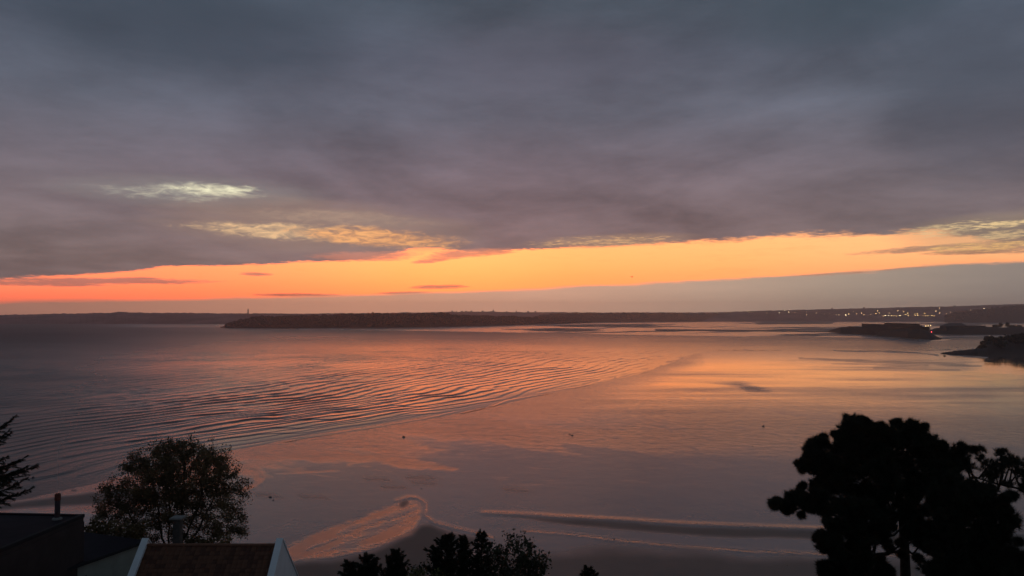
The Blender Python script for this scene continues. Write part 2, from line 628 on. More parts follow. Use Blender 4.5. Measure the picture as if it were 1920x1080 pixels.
in_w = sm(sdf(cu, cv, [(535, 1060), (535, 1010), (700, 955), (790, 930), (800, 980), (700, 1040)]), -5, 5)
rip = rip * (1 - in_w * .62 * sm(fbm(cu / 60, (cv + cu * .38) / 9, 27, 4), .42, .66))
tongue([(430, 870), (470, 872), (494, 886), (498, 900), (480, 915), (450, 930), (440, 926), (482, 904), (480, 892), (430, 888)], 3, .9, .3)
tongue([(500, 889), (560, 884), (630, 879), (632, 884), (560, 892)], 3, .7, .6)
for k_ in range(26):                                   # scattered thin wet streaks
    a0, b0 = rng.uniform(560, 1250), rng.uniform(820, 905)
    ln = rng.uniform(15, 70)
    tongue([(a0, b0), (a0 + ln, b0 + 3), (a0 + ln + 20, b0 + 7), (a0 + ln * .5, b0 + 6)], 2.5, .45, .7)
# drier, greenish banks
def bank_(pts, fe, amp):
    global dry
    dry = np.maximum(dry, amp * sm(sdf(cu, cv + (fbm(gx / 10, gy / 12, 15) - .5) * fe, pts), -fe * .5, fe))
bank_([(480, 1062), (620, 1052), (700, 1034), (770, 1002), (790, 984), (806, 984), (830, 994), (868, 1004), (905, 1012), (890, 1030), (860, 1200), (300, 1200)], 12, .8)
bank_([(930, 967), (1100, 976), (1300, 989), (1560, 997), (1950, 1003), (1950, 1046), (1560, 1016), (1300, 1007), (1100, 991)], 6, .68)
bank_([(880, 1046), (1150, 1024), (1400, 1042), (2000, 1052), (2000, 1250), (800, 1250)], 22, .65)
bank_([(-400, 1010), (0, 946), (170, 924), (300, 912), (300, 938), (170, 947), (0, 956), (-400, 1035)], 5, .7)
bank_([(750, 943), (763, 938), (768, 945), (756, 954), (749, 952)], 4, .55)
bank_([(1340, 718), (1390, 716), (1452, 735), (1440, 739), (1400, 737), (1385, 728)], 8, .36)
for k_ in range(8):
    a0, b0 = rng.uniform(450, 1000), rng.uniform(885, 930)
    bank_([(a0, b0), (a0 + 50, b0 + 3), (a0 + 70, b0 + 12), (a0 + 10, b0 + 10)], 7, .3)
# far flats: low bars between bright channels
flat = sm(cv, 596, 600) * (1 - sm(cv, 640, 646)) * sm(cu, 480, 700) * (ssd < 2)
bars = sm(fbm(cu / 150 + 3, cv / 3.2 + cu * .004, 41, 4), .54, .64)
dry = np.maximum(dry, flat * bars * .75)
rough = np.where(flat > .3, .19, rough)
rip = np.where(flat > .3, .1, rip)
for pts, w in (([(1050, 611), (1112, 611.5)], 1.8), ([(1128, 611), (1180, 611.5)], 1.9), ([(1230, 619), (1390, 620), (1560, 622)], 1.3), ([(1420, 607), (1560, 606)], 1.4)):
    dry = np.maximum(dry, .9 * sm(w - dist_line(cu, cv, pts), -.8, .6) * front)
for pts, w, a_ in (([(1250, 651.5), (1500, 651.5), (1700, 652), (1850, 650)], 1.4, .5), ([(1545, 656), (1640, 659), (1720, 662), (1760, 668)], 1.6, .34), ([(1620, 651), (1730, 655), (1840, 654)], 2.0, .36),
                   ([(1780, 666), (1850, 672)], 1.6, .8), ([(1500, 672), (1700, 680), (1840, 686)], 2.4, .18), ([(1640, 690), (1800, 694)], 2.4, .14), ([(1560, 682), (1740, 685)], 1.8, .15)):
    dry = np.maximum(dry, a_ * sm(w - dist_line(cu, cv + (fbm(cu / 60, cv / 5, 4) - .5) * 4, pts) - (fbm(cu / 40, cv / 4, 6) - .4) * 3, -1.2, 1.0) * front)
# low sand ridges: the far side glows, the near side stays dull
def ridge(pts, w, h):
    global gz, rip
    d_ = dist_line(cu, cv + (fbm(gx / 8, gy / 14, 31) - .5) * 1.6, pts)
    gz = gz + h * np.exp(-(d_ / w) ** 2) * front
    rip = np.maximum(rip, .9 * np.exp(-(d_ / (w * .8)) ** 2) * front)
ridge([(742, 940), (765, 933), (785, 935), (799, 945), (800, 956), (797, 967), (815, 981), (850, 991), (880, 998), (905, 1004), (925, 1012)], 2.6, .12)
ridge([(905, 963), (960, 965), (1100, 973), (1300, 985), (1540, 993), (1900, 997)], 3.4, .16)
ridge([(980, 996), (1060, 1002), (1150, 1014), (1250, 1025), (1400, 1035), (1560, 1041), (1900, 1050)], 2.6, .07)
ridge([(462, 875), (485, 882), (497, 896), (490, 907), (468, 920), (450, 928)], 2.2, .10)
ridge([(550, 1050), (620, 1045), (700, 1027), (780, 996)], 3.4, .07)
goal = np.interp(cu, [0, 600, 1000, 1500, 1900], [2.0, 2.9, 3.4, 4.5, 5.2])
steep = np.tan((np.arctan(50 / np.maximum(dist, 1)) - np.radians(goal)) / 2) / .125
tilt = np.clip(np.maximum(rip, gold * .75) * np.clip(steep, -.22, 1), -.22, 1) * (1 - .8 * point_m)
rip = rip * np.clip(np.abs(steep), 0, 1)
# saw-tooth rises added to the far channels, tilted so they mirror the sky gap
lr = np.log(np.maximum(dist, 1)) / .030 + (fbm(cu / 140, cv / 6, 47, 3) - .5) * 3.0
gz = gz + np.mod(lr, 1.0) * .030 * dist * .017 * flat * (1 - np.clip(dry * 1.3, 0, 1)) * (dist < 6000)
# the hillside under the viewpoint
hy = np.interp(gy, [-400, -30, 0, 6, 20, 45, 60, 95, 128, 150], [90, 52, 44, 42, 36, 27, 23, 12, 1.0, 0.0])
hill_m = 1 - sm(gy, 118, 142)
gz = np.where(gy < 150, np.maximum(gz, hy + (fbm(gx / 7, gy / 7, 61) - .5) * 1.2 * hill_m), gz)
gz = np.where((np.abs(gx) > 900) & (gy < 150), np.minimum(gz, 40), gz)
V = np.stack([gx, gy, gz], -1).reshape(-1, 3)
Q = grid_quads(len(rad), len(ang), True)
me = npmesh('ground', V, Q[:, ::-1], None, True)
ca = me.color_attributes.new('wet_map', 'FLOAT_COLOR', 'POINT')
ca.data.foreach_set('color', np.stack([np.clip(rough, .05, 1), np.clip(dry, 0, 1), np.clip(rip, 0, 1), hill_m], -1).astype(np.float32).ravel())
tl = me.attributes.new('ripple_tilt', 'FLOAT', 'POINT')
tl.data.foreach_set('value', tilt.astype(np.float32).ravel())
M_sand = bpy.data.materials.new('wet_sand')
M_sand.use_nodes = True
t = M_sand.node_tree
b = t.nodes['Principled BSDF']
at = t.nodes.new('ShaderNodeAttribute')
at.attribute_name = 'wet_map'
ss = t.nodes.new('ShaderNodeSeparateColor')
t.links.new(at.outputs['Color'], ss.inputs[0])
aR, aD, aK = (E(t, ss.outputs[i]) for i in range(3))
aH = E(t, at.outputs['Alpha'])
at2 = t.nodes.new('ShaderNodeAttribute')
at2.attribute_name = 'ripple_tilt'
aT = E(t, at2.outputs['Fac'])
oc = t.nodes.new('ShaderNodeTexCoord').outputs['Object']
mp = t.nodes.new('ShaderNodeMapping')
mp.inputs['Scale'].default_value = (1.0, .55, 1.0)
t.links.new(oc, mp.inputs[0])
nA = noise(t, oc, .06, 6, .6)
nB = noise(t, mp.outputs[0], .9, 4, .6)
nC = noise(t, mp.outputs[0], .35, 3, .5, .6)
so = t.nodes.new('ShaderNodeSeparateXYZ')
t.links.new(oc, so.inputs[0])
oX, oY = E(t, so.outputs[0]), E(t, so.outputs[1])
sawp = (oY * .95 - oX * .30) * (1 / 2.8) + (noise(t, oc, .16, 3, .6) - .5) * 3.2 + (nB - .5) * .4
sawn = (oY * .95 - oX * .35) * (1 / 1.1) + (noise(t, oc, .14, 3, .6) - .5) * 3.0
wn = oY.step(300, 215)
sawf = (oY * .97 - oX * .10) * (1 / 11.0) + (noise(t, oc, .03, 3, .6) - .5) * 3.0
wf = oY.step(440, 620)
saw = (1 - sawf._m('FRACT')) * (11.0 * .125) * wf + (1 - sawp._m('FRACT')) * (2.8 * .125) * (1 - wn) * (1 - wf) + (1 - sawn._m('FRACT')) * (1.1 * .125) * wn
sand = mix(t, nA.step(.3, .7), (.215, .140, .118), (.17, .118, .102))
green = mix(t, nA.step(.3, .7), (.090, .090, .072), (.065, .070, .058))
turf = mix(t, noise(t, oc, .5, 5).step(.3, .7), (.03, .032, .015), (.05, .042, .022))
t.links.new(mix(t, aH, mix(t, aD, sand, green), turf), b.inputs['Base Color'])
rr = aR + aK * .12 + aD * .40 + aH * .5 + (nC - .5) * .06
t.links.new(rr.mx(.06).mn(.95).s, b.inputs['Roughness'])
b.inputs['IOR'].default_value = 1.9
t.links.new(((1 - aD * .93) * (1 - aH * .8) * .5).s, b.inputs['Specular IOR Level'])
bn = t.nodes.new('ShaderNodeBump')
bn.inputs['Distance'].default_value = 1.0
bn.inputs['Strength'].default_value = 1.0
t.links.new(((nB * .045 + nC * .02) * (aK * .9 + aD * .5 + .07) + saw * aT).s, bn.inputs['Height'])
t.links.new(bn.outputs[0], b.inputs['Normal'])
me.materials.append(M_sand)
ground = structure(link('ground', me))
ground_bvh = BVHTree.FromPolygons(V[::1].tolist()[:1] * 3, [(0, 1, 2)]) if False else None


def ground_z(x, y):
    return float(np.interp(y, [-400, -30, 0, 6, 20, 45, 60, 95, 128, 150], [90, 52, 44, 42, 36, 27, 23, 12, 1.0, 0.05]))


# ------------------------------------------------------------------ the sea with its swell
ang = np.concatenate([np.arange(-80, -41, 1.5), np.arange(-41, 34, .09)])
rad = np.concatenate([np.geomspace(120, 270, 60), np.geomspace(270.8, 1150, 600), np.geomspace(1160, 7500, 150)])
wx, wy = fan(ang, rad)
wd = np.hypot(wx, wy)
cu, cv = image_px(wx, wy)
sd_ = sdf(cu, cv, SEA)
sh_w = [G(*q) for q in SHORE]
far_w = [G(*q) for q in [(1310, 656), (1230, 646), (1100, 638), (900, 630), (600, 624)]]
dn = dist_line(wx, wy, sh_w)
df = dist_line(wx, wy, far_w)
k = 14.0
hmin = np.clip(.5 + .5 * (df - dn) / k, 0, 1)
ds = df * (1 - hmin) + dn * hmin - k * hmin * (1 - hmin)
ds = np.where(cv < 640, dn, ds)
warp = (fbm(wx / 60, wy / 90, 71, 3) - .5) * 26 + (fbm(wx / 16, wy / 24, 73, 3) - .5) * 8.0
lam = 9.5 + 5.0 * sm(dn, 10, 160)
# phase with a wavelength that lengthens offshore
phase = 2 * math.pi * (np.where(ds < 160, ds / 8.2 - (ds ** 2) * .0085 / 8.2 / 9.5, 160 / 8.2 - 160 ** 2 * .0085 / 77.9 + (ds - 160) / 12.0) + warp / 11.0)
ph = phase + .55 * np.sin(phase)
gD = np.interp(wd, [250, 320, 450, 700, 1100, 1800], [1.05, 1.05, .97, .80, .58, .45])
phase = phase * gD
fr = np.mod(phase / (2 * math.pi), 1.0)
crest = np.where(fr < .12, sm(fr, 0, .12), 1 - (fr - .12) / .88)
ph_b = phase * .79 / (2 * math.pi) + wx * .018 + (fbm(wx / 40, wy / 70, 78, 3) - .5) * 2.4
fb = np.mod(ph_b, 1.0)
crest_b = np.where(fb < .12, sm(fb, 0, .12), 1 - (fb - .12) / .88)
wmix = sm(fbm(wx / 70, wy / 120, 79, 3), .30, .72)
crest = crest * (1 - .5 * wmix) + crest_b * .5 * wmix
ampn = sm(fbm(wx / 45, wy / 45, 75, 3), .22, .66)
amp = np.interp(wd, [250, 300, 400, 600, 1100], [.70, .62, .50, .36, .30]) * (.35 + .65 * sm(dn, 0, 40)) * sm(dn, -4, 6) * (1 - .55 * sm(dn, 130, 360)) * (.6 + .5 * ampn) * (1 - .7 * sm(wd, 1050, 1700))
amp *= 1 - .6 * sm(-cu, -420, 250) 
wz = amp * np.minimum(1 / gD, 1.45) * crest
# a second, shorter chop crossing it further out, running in from the open sea
ph2 = 2 * math.pi * ((wx * .80 - wy * .60) / 11.0 + (fbm(wx / 34, wy / 34, 81, 3) - .5) * 3.2)
off = sm(dn, 60, 200) * (1 - sm(wd, 1500, 2300))
wz += .16 * off * np.exp(1.6 * (np.cos(ph2 + .4 * np.sin(ph2)) - 1)) * (.4 + 1.2 * sm(fbm(wx / 50, wy / 50, 85, 3), .3, .7))
wz += (fbm(wx / 5.0, wy / 7.0, 91, 3) - .5) * .10 * sm(dn, 5, 60) * (1 - sm(wd, 800, 1400))
wz -= .02
V = np.stack([wx, wy, wz], -1).reshape(-1, 3)
Q = grid_quads(len(rad), len(ang))
keep = (sd_.ravel() > -7)[Q].all(1)
Q = Q[keep]
used = np.zeros(len(V), bool)
used[Q.ravel()] = True
remap = np.cumsum(used) - 1
wr = .12 + .20 * sm(wd, 550, 2400) + .20 * sm(-cu, -480, 60) + .10 * (fbm(cu / 300, cv / 10, 95, 4) - .3) * sm(dn, 40, 160)
calm = sm(-cv, -614.6, -613.0) * (1 - sm(cu, 410, 440)) * sm(cu, 150, 300)
wr = wr * (1 - calm) + .28 * calm
chop = .14 + (.95 * sm(wd, 480, 1500) + 4.2 * sm(-cu, -600, 0)) * (.45 + 1.1 * fbm(wx / 90, wy / 160, 97, 4))
chop = chop * (1 - calm)
me = npmesh('sea', V[used], remap[Q][:, ::-1], None, True)
ca = me.color_attributes.new('sea_map', 'FLOAT_COLOR', 'POINT')
ca.data.foreach_set('color', np.stack([wr, chop, wr * 0, wr * 0], -1).reshape(-1, 4)[used].astype(np.float32).ravel())
M_sea = bpy.data.materials.new('sea_water')
M_sea.use_nodes = True
t = M_sea.node_tree
b = t.nodes['Principled BSDF']
b.inputs['Base Color'].default_value = (.014, .013, .014, 1)
b.inputs['IOR'].default_value = 1.39
at = t.nodes.new('ShaderNodeAttribute')
at.attribute_name = 'sea_map'
ss = t.nodes.new('ShaderNodeSeparateColor')
t.links.new(at.outputs['Color'], ss.inputs[0])
aR, aK = E(t, ss.outputs[0]), E(t, ss.outputs[1])
oc = t.nodes.new('ShaderNodeTexCoord').outputs['Object']
t.links.new(aR.s, b.inputs['Roughness'])
n_a = noise(t, oc, .45, 3, .6, .4)
n_b = noise(t, oc, 1.6, 3, .55)
bn = t.nodes.new('ShaderNodeBump')
bn.inputs['Distance'].default_value = 1.0
t.links.new(((n_a * .055 + n_b * .012) * aK).s, bn.inputs['Height'])
t.links.new(bn.outputs[0], b.inputs['Normal'])
me.materials.append(M_sea)
structure(link('sea', me))


# ------------------------------------------------------------------ far land
def landform(name, tops, bases, thick, m, rag=1.0, da=.03, nr=14, seed=1, flat_top=.5):
    """a strip of land: front shore from image pixels, crest half way back, falling again behind"""
    pxs = [q[0] for q in tops]
    a0 = math.degrees(math.atan((pxs[0] - 960) / F))
    a1 = math.degrees(math.atan((pxs[-1] - 960) / F))
    a = np.arange(a0, a1, da)
    px = 960 + F * np.tan(np.radians(a)) 
    ptop = np.interp(px, pxs, [q[1] for q in tops])
    pb = np.interp(px, [q[0] for q in bases], [q[1] for q in bases])
    ca_ = np.cos(np.radians(a))
    Y0 = np.array([G(960, q)[1] for q in pb])
    tt = np.linspace(0, 1, nr)
    tall = np.array([P(960, q, yy + thick * flat_top)[2] for q, yy in zip(ptop, Y0)])
    tall = np.maximum(tall, .5)
    yy = Y0[None, :] + thick * tt[:, None]
    xx = yy * np.tan(np.radians(a))[None, :]
    prof = np.where(tt < flat_top, 1 - (1 - tt / flat_top) ** 2, 1 - ((tt - flat_top) / (1 - flat_top)) ** 2)[:, None]
    zz = prof * tall[None, :]
    rg = (fbm(xx / 55, yy / 200, seed, 4) - .45) * 11 + (fbm(xx / 14, yy / 60, seed + 9, 2) - .5) * 5
    zz = np.maximum(zz + rg * rag * sm(prof, .1, .5), -.6 + 0 * zz)
    zz[0] = -1.2
    zz[-1] = -1.2
    Vv = np.stack([xx, yy, zz], -1).reshape(-1, 3)
    q = grid_quads(nr, len(a))
    mm = npmesh(name, Vv, q, None, False)
    mm.materials.append(m)
    o = structure(link(name, mm))
    o_b = BVHTree.FromPolygons(Vv.tolist(), q.tolist())
    return o, o_b


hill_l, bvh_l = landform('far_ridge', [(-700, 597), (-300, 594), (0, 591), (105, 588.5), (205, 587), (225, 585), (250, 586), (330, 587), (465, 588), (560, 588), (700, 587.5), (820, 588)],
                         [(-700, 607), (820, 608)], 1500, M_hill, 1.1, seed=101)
head, bvh_h = landform('wooded_headland', [(414, 615), (428, 611), (440, 606), (455, 602), (470, 598.5), (490, 597), (520, 598), (545, 595), (580, 595), (630, 593), (700, 591), (780, 591), (830, 590), (850, 593), (900, 594),
                                           (960, 596), (1040, 597.5), (1110, 600.5)],
                       [(414, 615.6), (700, 615), (860, 612.5), (1000, 609), (1110, 606)], 420, M_hill_dark, .8, seed=111)
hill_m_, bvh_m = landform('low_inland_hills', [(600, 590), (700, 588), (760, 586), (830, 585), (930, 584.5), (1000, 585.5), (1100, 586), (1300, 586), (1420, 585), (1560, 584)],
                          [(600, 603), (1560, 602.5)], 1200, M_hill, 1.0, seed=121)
strip, bvh_s = landform('wooded_shore', [(1000, 593), (1060, 588.5), (1150, 588), (1250, 588), (1340, 589), (1420, 591), (1500, 593), (1620, 596), (1800, 598)],
                        [(1000, 605.5), (1200, 604), (1340, 602.5), (1800, 602)], 420, M_hill_dark, .5, seed=131)
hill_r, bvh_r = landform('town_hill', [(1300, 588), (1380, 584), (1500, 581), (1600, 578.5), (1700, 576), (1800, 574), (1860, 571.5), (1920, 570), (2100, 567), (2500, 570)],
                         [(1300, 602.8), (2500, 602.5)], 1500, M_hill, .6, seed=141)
hill_d, bvh_d = landform('dark_slope', [(1770, 591), (1790, 587), (1840, 581), (1880, 576.5), (1920, 573), (2100, 569), (2500, 570)],
                         [(1770, 605), (2500, 605.5)], 520, M_hill_dark, .6, seed=151)


# far-off wood on the headland: one mass of small crowns
def crowns_mesh(name, centres, radii, m):
    ico = []
    ph_ = (1 + 5 ** .5) / 2
    for s1 in (-1, 1):
        for s2 in (-1, 1):
            ico += [(0, s1, s2 * ph_), (s1, s2 * ph_, 0), (s2 * ph_, 0, s1)]
    ico = np.array(ico) / math.sqrt(1 + ph_ ** 2)
    import itertools
    fs = []
    for tri in itertools.combinations(range(12), 3):
        p = ico[list(tri)]
        if max(np.linalg.norm(p[0] - p[1]), np.linalg.norm(p[1] - p[2]), np.linalg.norm(p[0] - p[2])) < 1.1:
            n_ = np.cross(p[1] - p[0], p[2] - p[0])
            fs.append(tri if n_ @ p.sum(0) > 0 else (tri[0], tri[2], tri[1]))
    fs = np.array(fs)
    c = np.asarray(centres)
    jit = rng.uniform(.75, 1.25, (len(c), 12, 1))
    Vv = c[:, None, :] + ico[None] * jit * np.asarray(radii)[:, None, None] * np.array((1, 1, .85))
    T = (fs[None] + 12 * np.arange(len(c))[:, None, None]).reshape(-1, 3)
    mm = npmesh(name, Vv.reshape(-1, 3), None, T)
    mm.materials.append(m)
    return mm


def wood(name, bvh, px0, px1, ys, n, r0, r1, m):
    cs, rs = [], []
    while len(cs) < n:
        px = rng.uniform(px0, px1)
        yy = rng.uniform(*ys(px))
        x = (px - 960) / F * yy
        hit = bvh.ray_cast(Vector((x, yy, 400)), Vector((0, 0, -1)))
        if hit[0] is None or hit[0][2] < 1.5:
            continue
        r_ = r0 + (r1 - r0) * rng.uniform(0, 1) ** 2 * 1.5
        cs.append((x, yy, hit[0][2] + r_ * .35))
        rs.append(r_)
    o = link(name, crowns_mesh(name, cs, rs, m))
    o['kind'] = 'stuff'
    return o


hb = lambda px: G(960, np.interp(px, [414, 700, 860, 1000, 1110], [615.6, 615, 612.5, 609, 606]))[1]
tag(wood('woodland', bvh_h, 425, 1105, lambda px: (hb(px) + 15, hb(px) + 300), 2600, 4, 8.5, M_wood), 'dark mass of woodland covering the long low headland', 'woodland', kind='stuff')
sb = lambda px: G(960, np.interp(px, [1000, 1200, 1340, 1800], [605.5, 604, 602.5, 602]))[1]
tag(wood('shore_woodland', bvh_s, 1010, 1640, lambda px: (sb(px) + 15, sb(px) + 260), 1000, 5, 10, M_wood), 'dark strip of woodland along the far shore below the town lights', 'woodland', kind='stuff')
db = lambda px: (G(960, 605)[1] + 20, G(960, 605)[1] + 320)
tag(wood('slope_woodland', bvh_d, 1785, 2050, db, 600, 4, 9, M_wood), 'dark woodland on the right-hand slope under the town', 'woodland', kind='stuff')


def on_land(bvhs, px, py):
    """the first land met along the line of sight"""
    d = Vector(ray(px, py)).normalized()
    best = None
    for bv in bvhs:
        h_ = bv.ray_cast(Vector((0, 0, H)), d)
        if h_[0] is not None and (best is None or h_[3] < best[1]):
            best = (h_[0], h_[3])
    return best[0] if best else None


# ------------------------------------------------------------------ haze
bx0 = MB().box(-9950, 9950, -9950, 9950, -3, 215)
hz = bx0.build('haze', bpy.data.materials.new('haze'))
hz['kind'] = 'stuff'
hm = hz.data.materials[0]
hm.use_nodes = True
t = hm.node_tree
t.nodes.remove(t.nodes['Principled BSDF'])
pv = t.nodes.new('ShaderNodeVolumePrincipled')
pv.inputs['Color'].default_value = (.97, .90, .91, 1)
pv.inputs['Density'].default_value = 8.8e-5
pv.inputs['Anisotropy'].default_value = .76
t.links.new(pv.outputs[0], t.nodes['Material Output'].inputs['Volume'])

# ------------------------------------------------------------------ town lights
def lamp(px, py, bvhs, r_, m, label, group, h_=14.0, cat='street lamp', name='street_lamp', at_=None):
    p = at_ if at_ is not None else on_land(bvhs, px, py)
    if p is None:
        return None
    head = P(px, py, p[1] - 6)
    foot = head[2] - h_
    mb = MB()
    mb.m = 0
    mb.lathe((0, 0, 0), [(.35, 0), (.25, h_ - r_)], 6)
    mb.m = 1
    mb.lathe((0, 0, h_), [(.05, -r_), (r_ * .7, -r_ * .7), (r_, 0), (r_ * .7, r_ * .7), (.05, r_)], 8)
    o = mb.build(name, [M_steel, m])
    o.location = (head[0], head[1], foot)
    return tag(o, label, cat, group)


land = [bvh_l, bvh_h, bvh_m, bvh_s, bvh_r, bvh_d]
NTH = ['first', 'second', 'third', 'fourth', 'fifth', 'sixth', 'seventh', 'eighth', 'ninth', 'tenth', 'eleventh', 'twelfth', 'thirteenth', 'fourteenth', 'fifteenth', 'sixteenth', 'seventeenth', 'eighteenth', 'nineteenth',
       'twentieth', 'twenty-first', 'twenty-second', 'twenty-third', 'twenty-fourth', 'twenty-fifth', 'twenty-sixth', 'twenty-seventh', 'twenty-eighth', 'twenty-ninth', 'thirtieth', 'thirty-first', 'thirty-second',
       'thirty-third', 'thirty-fourth', 'thirty-fifth', 'thirty-sixth', 'thirty-seventh', 'thirty-eighth', 'thirty-ninth', 'fortieth']
GT = 'lit lamps of the town across the bay'
bright = [(1466, 581, 'leftmost bright lamp of the small cluster high on the skyline'), (1471, 583, 'second bright lamp of the cluster high on the skyline'),
          (1462, 580, 'faint upper lamp of the cluster high on the skyline'), (1479, 585, 'rightmost lamp of the cluster high on the skyline'), (1461, 586.5, 'lowest lamp of the cluster high on the skyline'),
          (1586, 590.5, 'brightest yellow lamp left of the harbour lights'), (1660, 591.5, 'bright lamp at the left end of the row of harbour lights'), (1666, 591.5, 'second bright lamp from the left of the row of harbour lights'),
          (1687, 591.5, 'bright lamp in the middle of the row of harbour lights'), (1685, 582.5, 'bright lamp above the row of harbour lights'), (1299, 584.5, 'lone bright lamp left on the skyline')]
for px, py, lb in bright:
    lamp(px, py, land, 2.3 if px in (1586, 1466, 1471, 1687) else 1.7, M_lampw, lb, GT)
row = [(1656, 592), (1672, 592), (1676, 592.5), (1680, 592.5), (1699, 589.5), (1703, 592), (1702, 587), (1715, 589), (1720, 588.5), (1716, 592), (1721, 591.5), (1730, 592.5), (1735, 592.5), (1740, 592.5),
       (1747, 592), (1751, 592.5), (1755, 583.5), (1761, 578.5), (1762, 586.5), (1606, 589), (1615, 586.5), (1620, 590), (1591, 589.5), (1642, 588.5), (1645, 583), (1683, 583), (1649, 587), (1694, 585), (1734, 588)]
row = sorted((px + rng.uniform(-.6, .6), py + rng.uniform(-.9, .6)) for px, py in row)
for i, (px, py) in enumerate(row):
    lamp(px, py, land, rng.uniform(1.2, 1.9), M_lamp, NTH[i] + ' from the left of the small yellow lamps of the far town', GT)
dim = sorted([(1326, 584.8), (1363, 586), (1370, 586), (1405, 586), (1410, 586), (1419, 582.8), (1438, 587), (1546, 589), (1556, 589), (1512, 584.5), (1568, 590), (1573, 590), (1633, 589), (1782, 585), (1512, 590), (1085, 587),
              (1113, 587.5), (1120, 587.5), (1098, 587), (1490, 586), (1530, 587), (1402, 585), (1345, 586.5), (1600, 584), (1668, 587), (1775, 588), (1805, 584), (1820, 581)])
for i, (px, py) in enumerate(dim):
    lamp(px, py, land, rng.uniform(1.3, 1.8), M_lamp_dim, NTH[i] + ' from the left of the very faint lamps along the far shore', 'faint lamps along the far shore')
for i, (px, py) in enumerate([(1845, 578), (1853, 577.5), (1866, 577), (1877, 576.5)]):
    lamp(px, py, land, 1.7, M_lampw if px in (1845, 1877) else M_lamp, NTH[i] + ' from the left of four lamps in a row high on the right-hand slope', 'four lamps on the right-hand slope')

# ------------------------------------------------------------------ tower and small buildings on the skyline
p = on_land(land, 465, 589.5)
tw = thing('lighthouse', (p[0], p[1], p[2] - 4), 'tiny dark tower standing alone on the far left ridge', 'tower')
hgt_ = P(465, 578, p[1])[2] - (p[2] - 4)
MB().lathe((0, 0, 0), [(5.2, 0), (4.2, hgt_ * .3), (3.4, hgt_ * .70)], 12).build('shaft', M_ware, tw)
MB().lathe((0, 0, 0), [(4.6, hgt_ * .70), (4.6, hgt_ * .74)], 12).build('gallery', M_ware, tw)
MB().lathe((0, 0, 0), [(2.4, hgt_ * .74), (2.4, hgt_ * .88), (2.8, hgt_ * .89), (.3, hgt_ * .96)], 10).build('lantern', M_ware, tw)
MB().lathe((0, 0, 0), [(.35, hgt_ * .95), (.15, hgt_ * 1.08)], 6).build('mast', M_steel, tw)


def far_house(px, bvh, w_, h_, label, name='far_house', dy=0.0, cat='house', group='tiny houses on the far skyline'):
    # stands on the crest of the land
    best = None
    for py in np.arange(575, 600, .25):
        h0 = bvh.ray_cast(Vector((0, 0, H)), Vector(ray(px, py)).normalized())
        if h0[0] is not None:
            best = h0[0]
            break
    if best is None:
        return
    o = thing(name, (best[0], best[1], best[2] - 3 + dy), label, cat, group, rng.uniform(-.5, .5))
    MB().box(-w_ / 2, w_ / 2, -5, 5, 0, h_ + 3).build('wall', M_house, o)
    z = h_ + 3
    MB().poly([(-w_ / 2, -5.4, z), (w_ / 2, -5.4, z), (w_ / 2, 5.4, z), (-w_ / 2, 5.4, z), (-w_ / 2, 0, z + 4), (w_ / 2, 0, z + 4)],
              [(0, 1, 5, 4), (2, 3, 4, 5), (3, 0, 4), (1, 2, 5), (3, 2, 1, 0)]).build('roof', M_ware2, o)
    return o


for i, px in enumerate((848, 856, 866, 874, 884, 905, 950, 968, 990, 1004)):
    far_house(px, bvh_m, rng.uniform(10, 22), rng.uniform(4, 8), NTH[i] + ' from the left of the tiny houses breaking the skyline above the wooded headland')
for i, px in enumerate((1560, 1620, 1790, 1838, 1876, 1888, 1897, 1906)):
    far_house(px, bvh_r, rng.uniform(12, 24), rng.uniform(5, 9), NTH[i] + ' from the left of the tiny houses on the crest above the town lights', group='tiny houses on the right-hand hill')
ch = far_house(925, bvh_m, 14, 6, 'tiny church with a thin spire on the skyline above the headland', 'church', cat='church', group='church')
if ch:
    del ch['group']
    MB().lathe((0, 0, 0), [(3, 0), (3, 16), (.2, 30)], 4).build('spire', M_house, ch)


# ------------------------------------------------------------------ harbour mole, warehouse and lights
def mound(name, front_pts, crest_pts, back, m, kind='structure', rag=.8, n=140, seed=5, nr=9):
    """rubble bank: foot and crest given in image pixels as (px,py) and (px,py,dY)"""
    fx = np.linspace(front_pts[0][0], front_pts[-1][0], n)
    fy = np.interp(fx, [q[0] for q in front_pts], [q[1] for q in front_pts])
    cy = np.interp(fx, [q[0] for q in crest_pts], [q[1] for q in crest_pts])
    rows = []
    g = np.array([G(a_, b_) for a_, b_ in zip(fx, fy)])
    for j in range(nr):
        tt = j / (nr - 1)
        yy = g[:, 1] + back * tt
        xx = (fx - 960) / F * yy * 1.0
        zc = np.array([P(960, c_, y_ + back * .4)[2] for c_, y_ in zip(cy, g[:, 1])])
        pr = min(1, tt / .4) ** .7 if tt < .8 else max(0.0, (1 - tt) / .2)
        z = zc * pr + (fbm(xx / 6 + seed, yy / 9, seed, 3) - .5) * rag * 2 * (pr > .05)
        if j in (0, nr - 1):
            z = z * 0 - .8
        rows.append(np.stack([xx, yy, np.maximum(z, -.8)], -1))
    Vv = np.concatenate(rows)
    q = grid_quads(nr, n)
    mm = npmesh(name, Vv, q)
    mm.materials.append(m)
    o = link(name, mm)
    if kind:
        o['kind'] = kind
    return o, BVHTree.FromPolygons(Vv.tolist(), q.tolist())


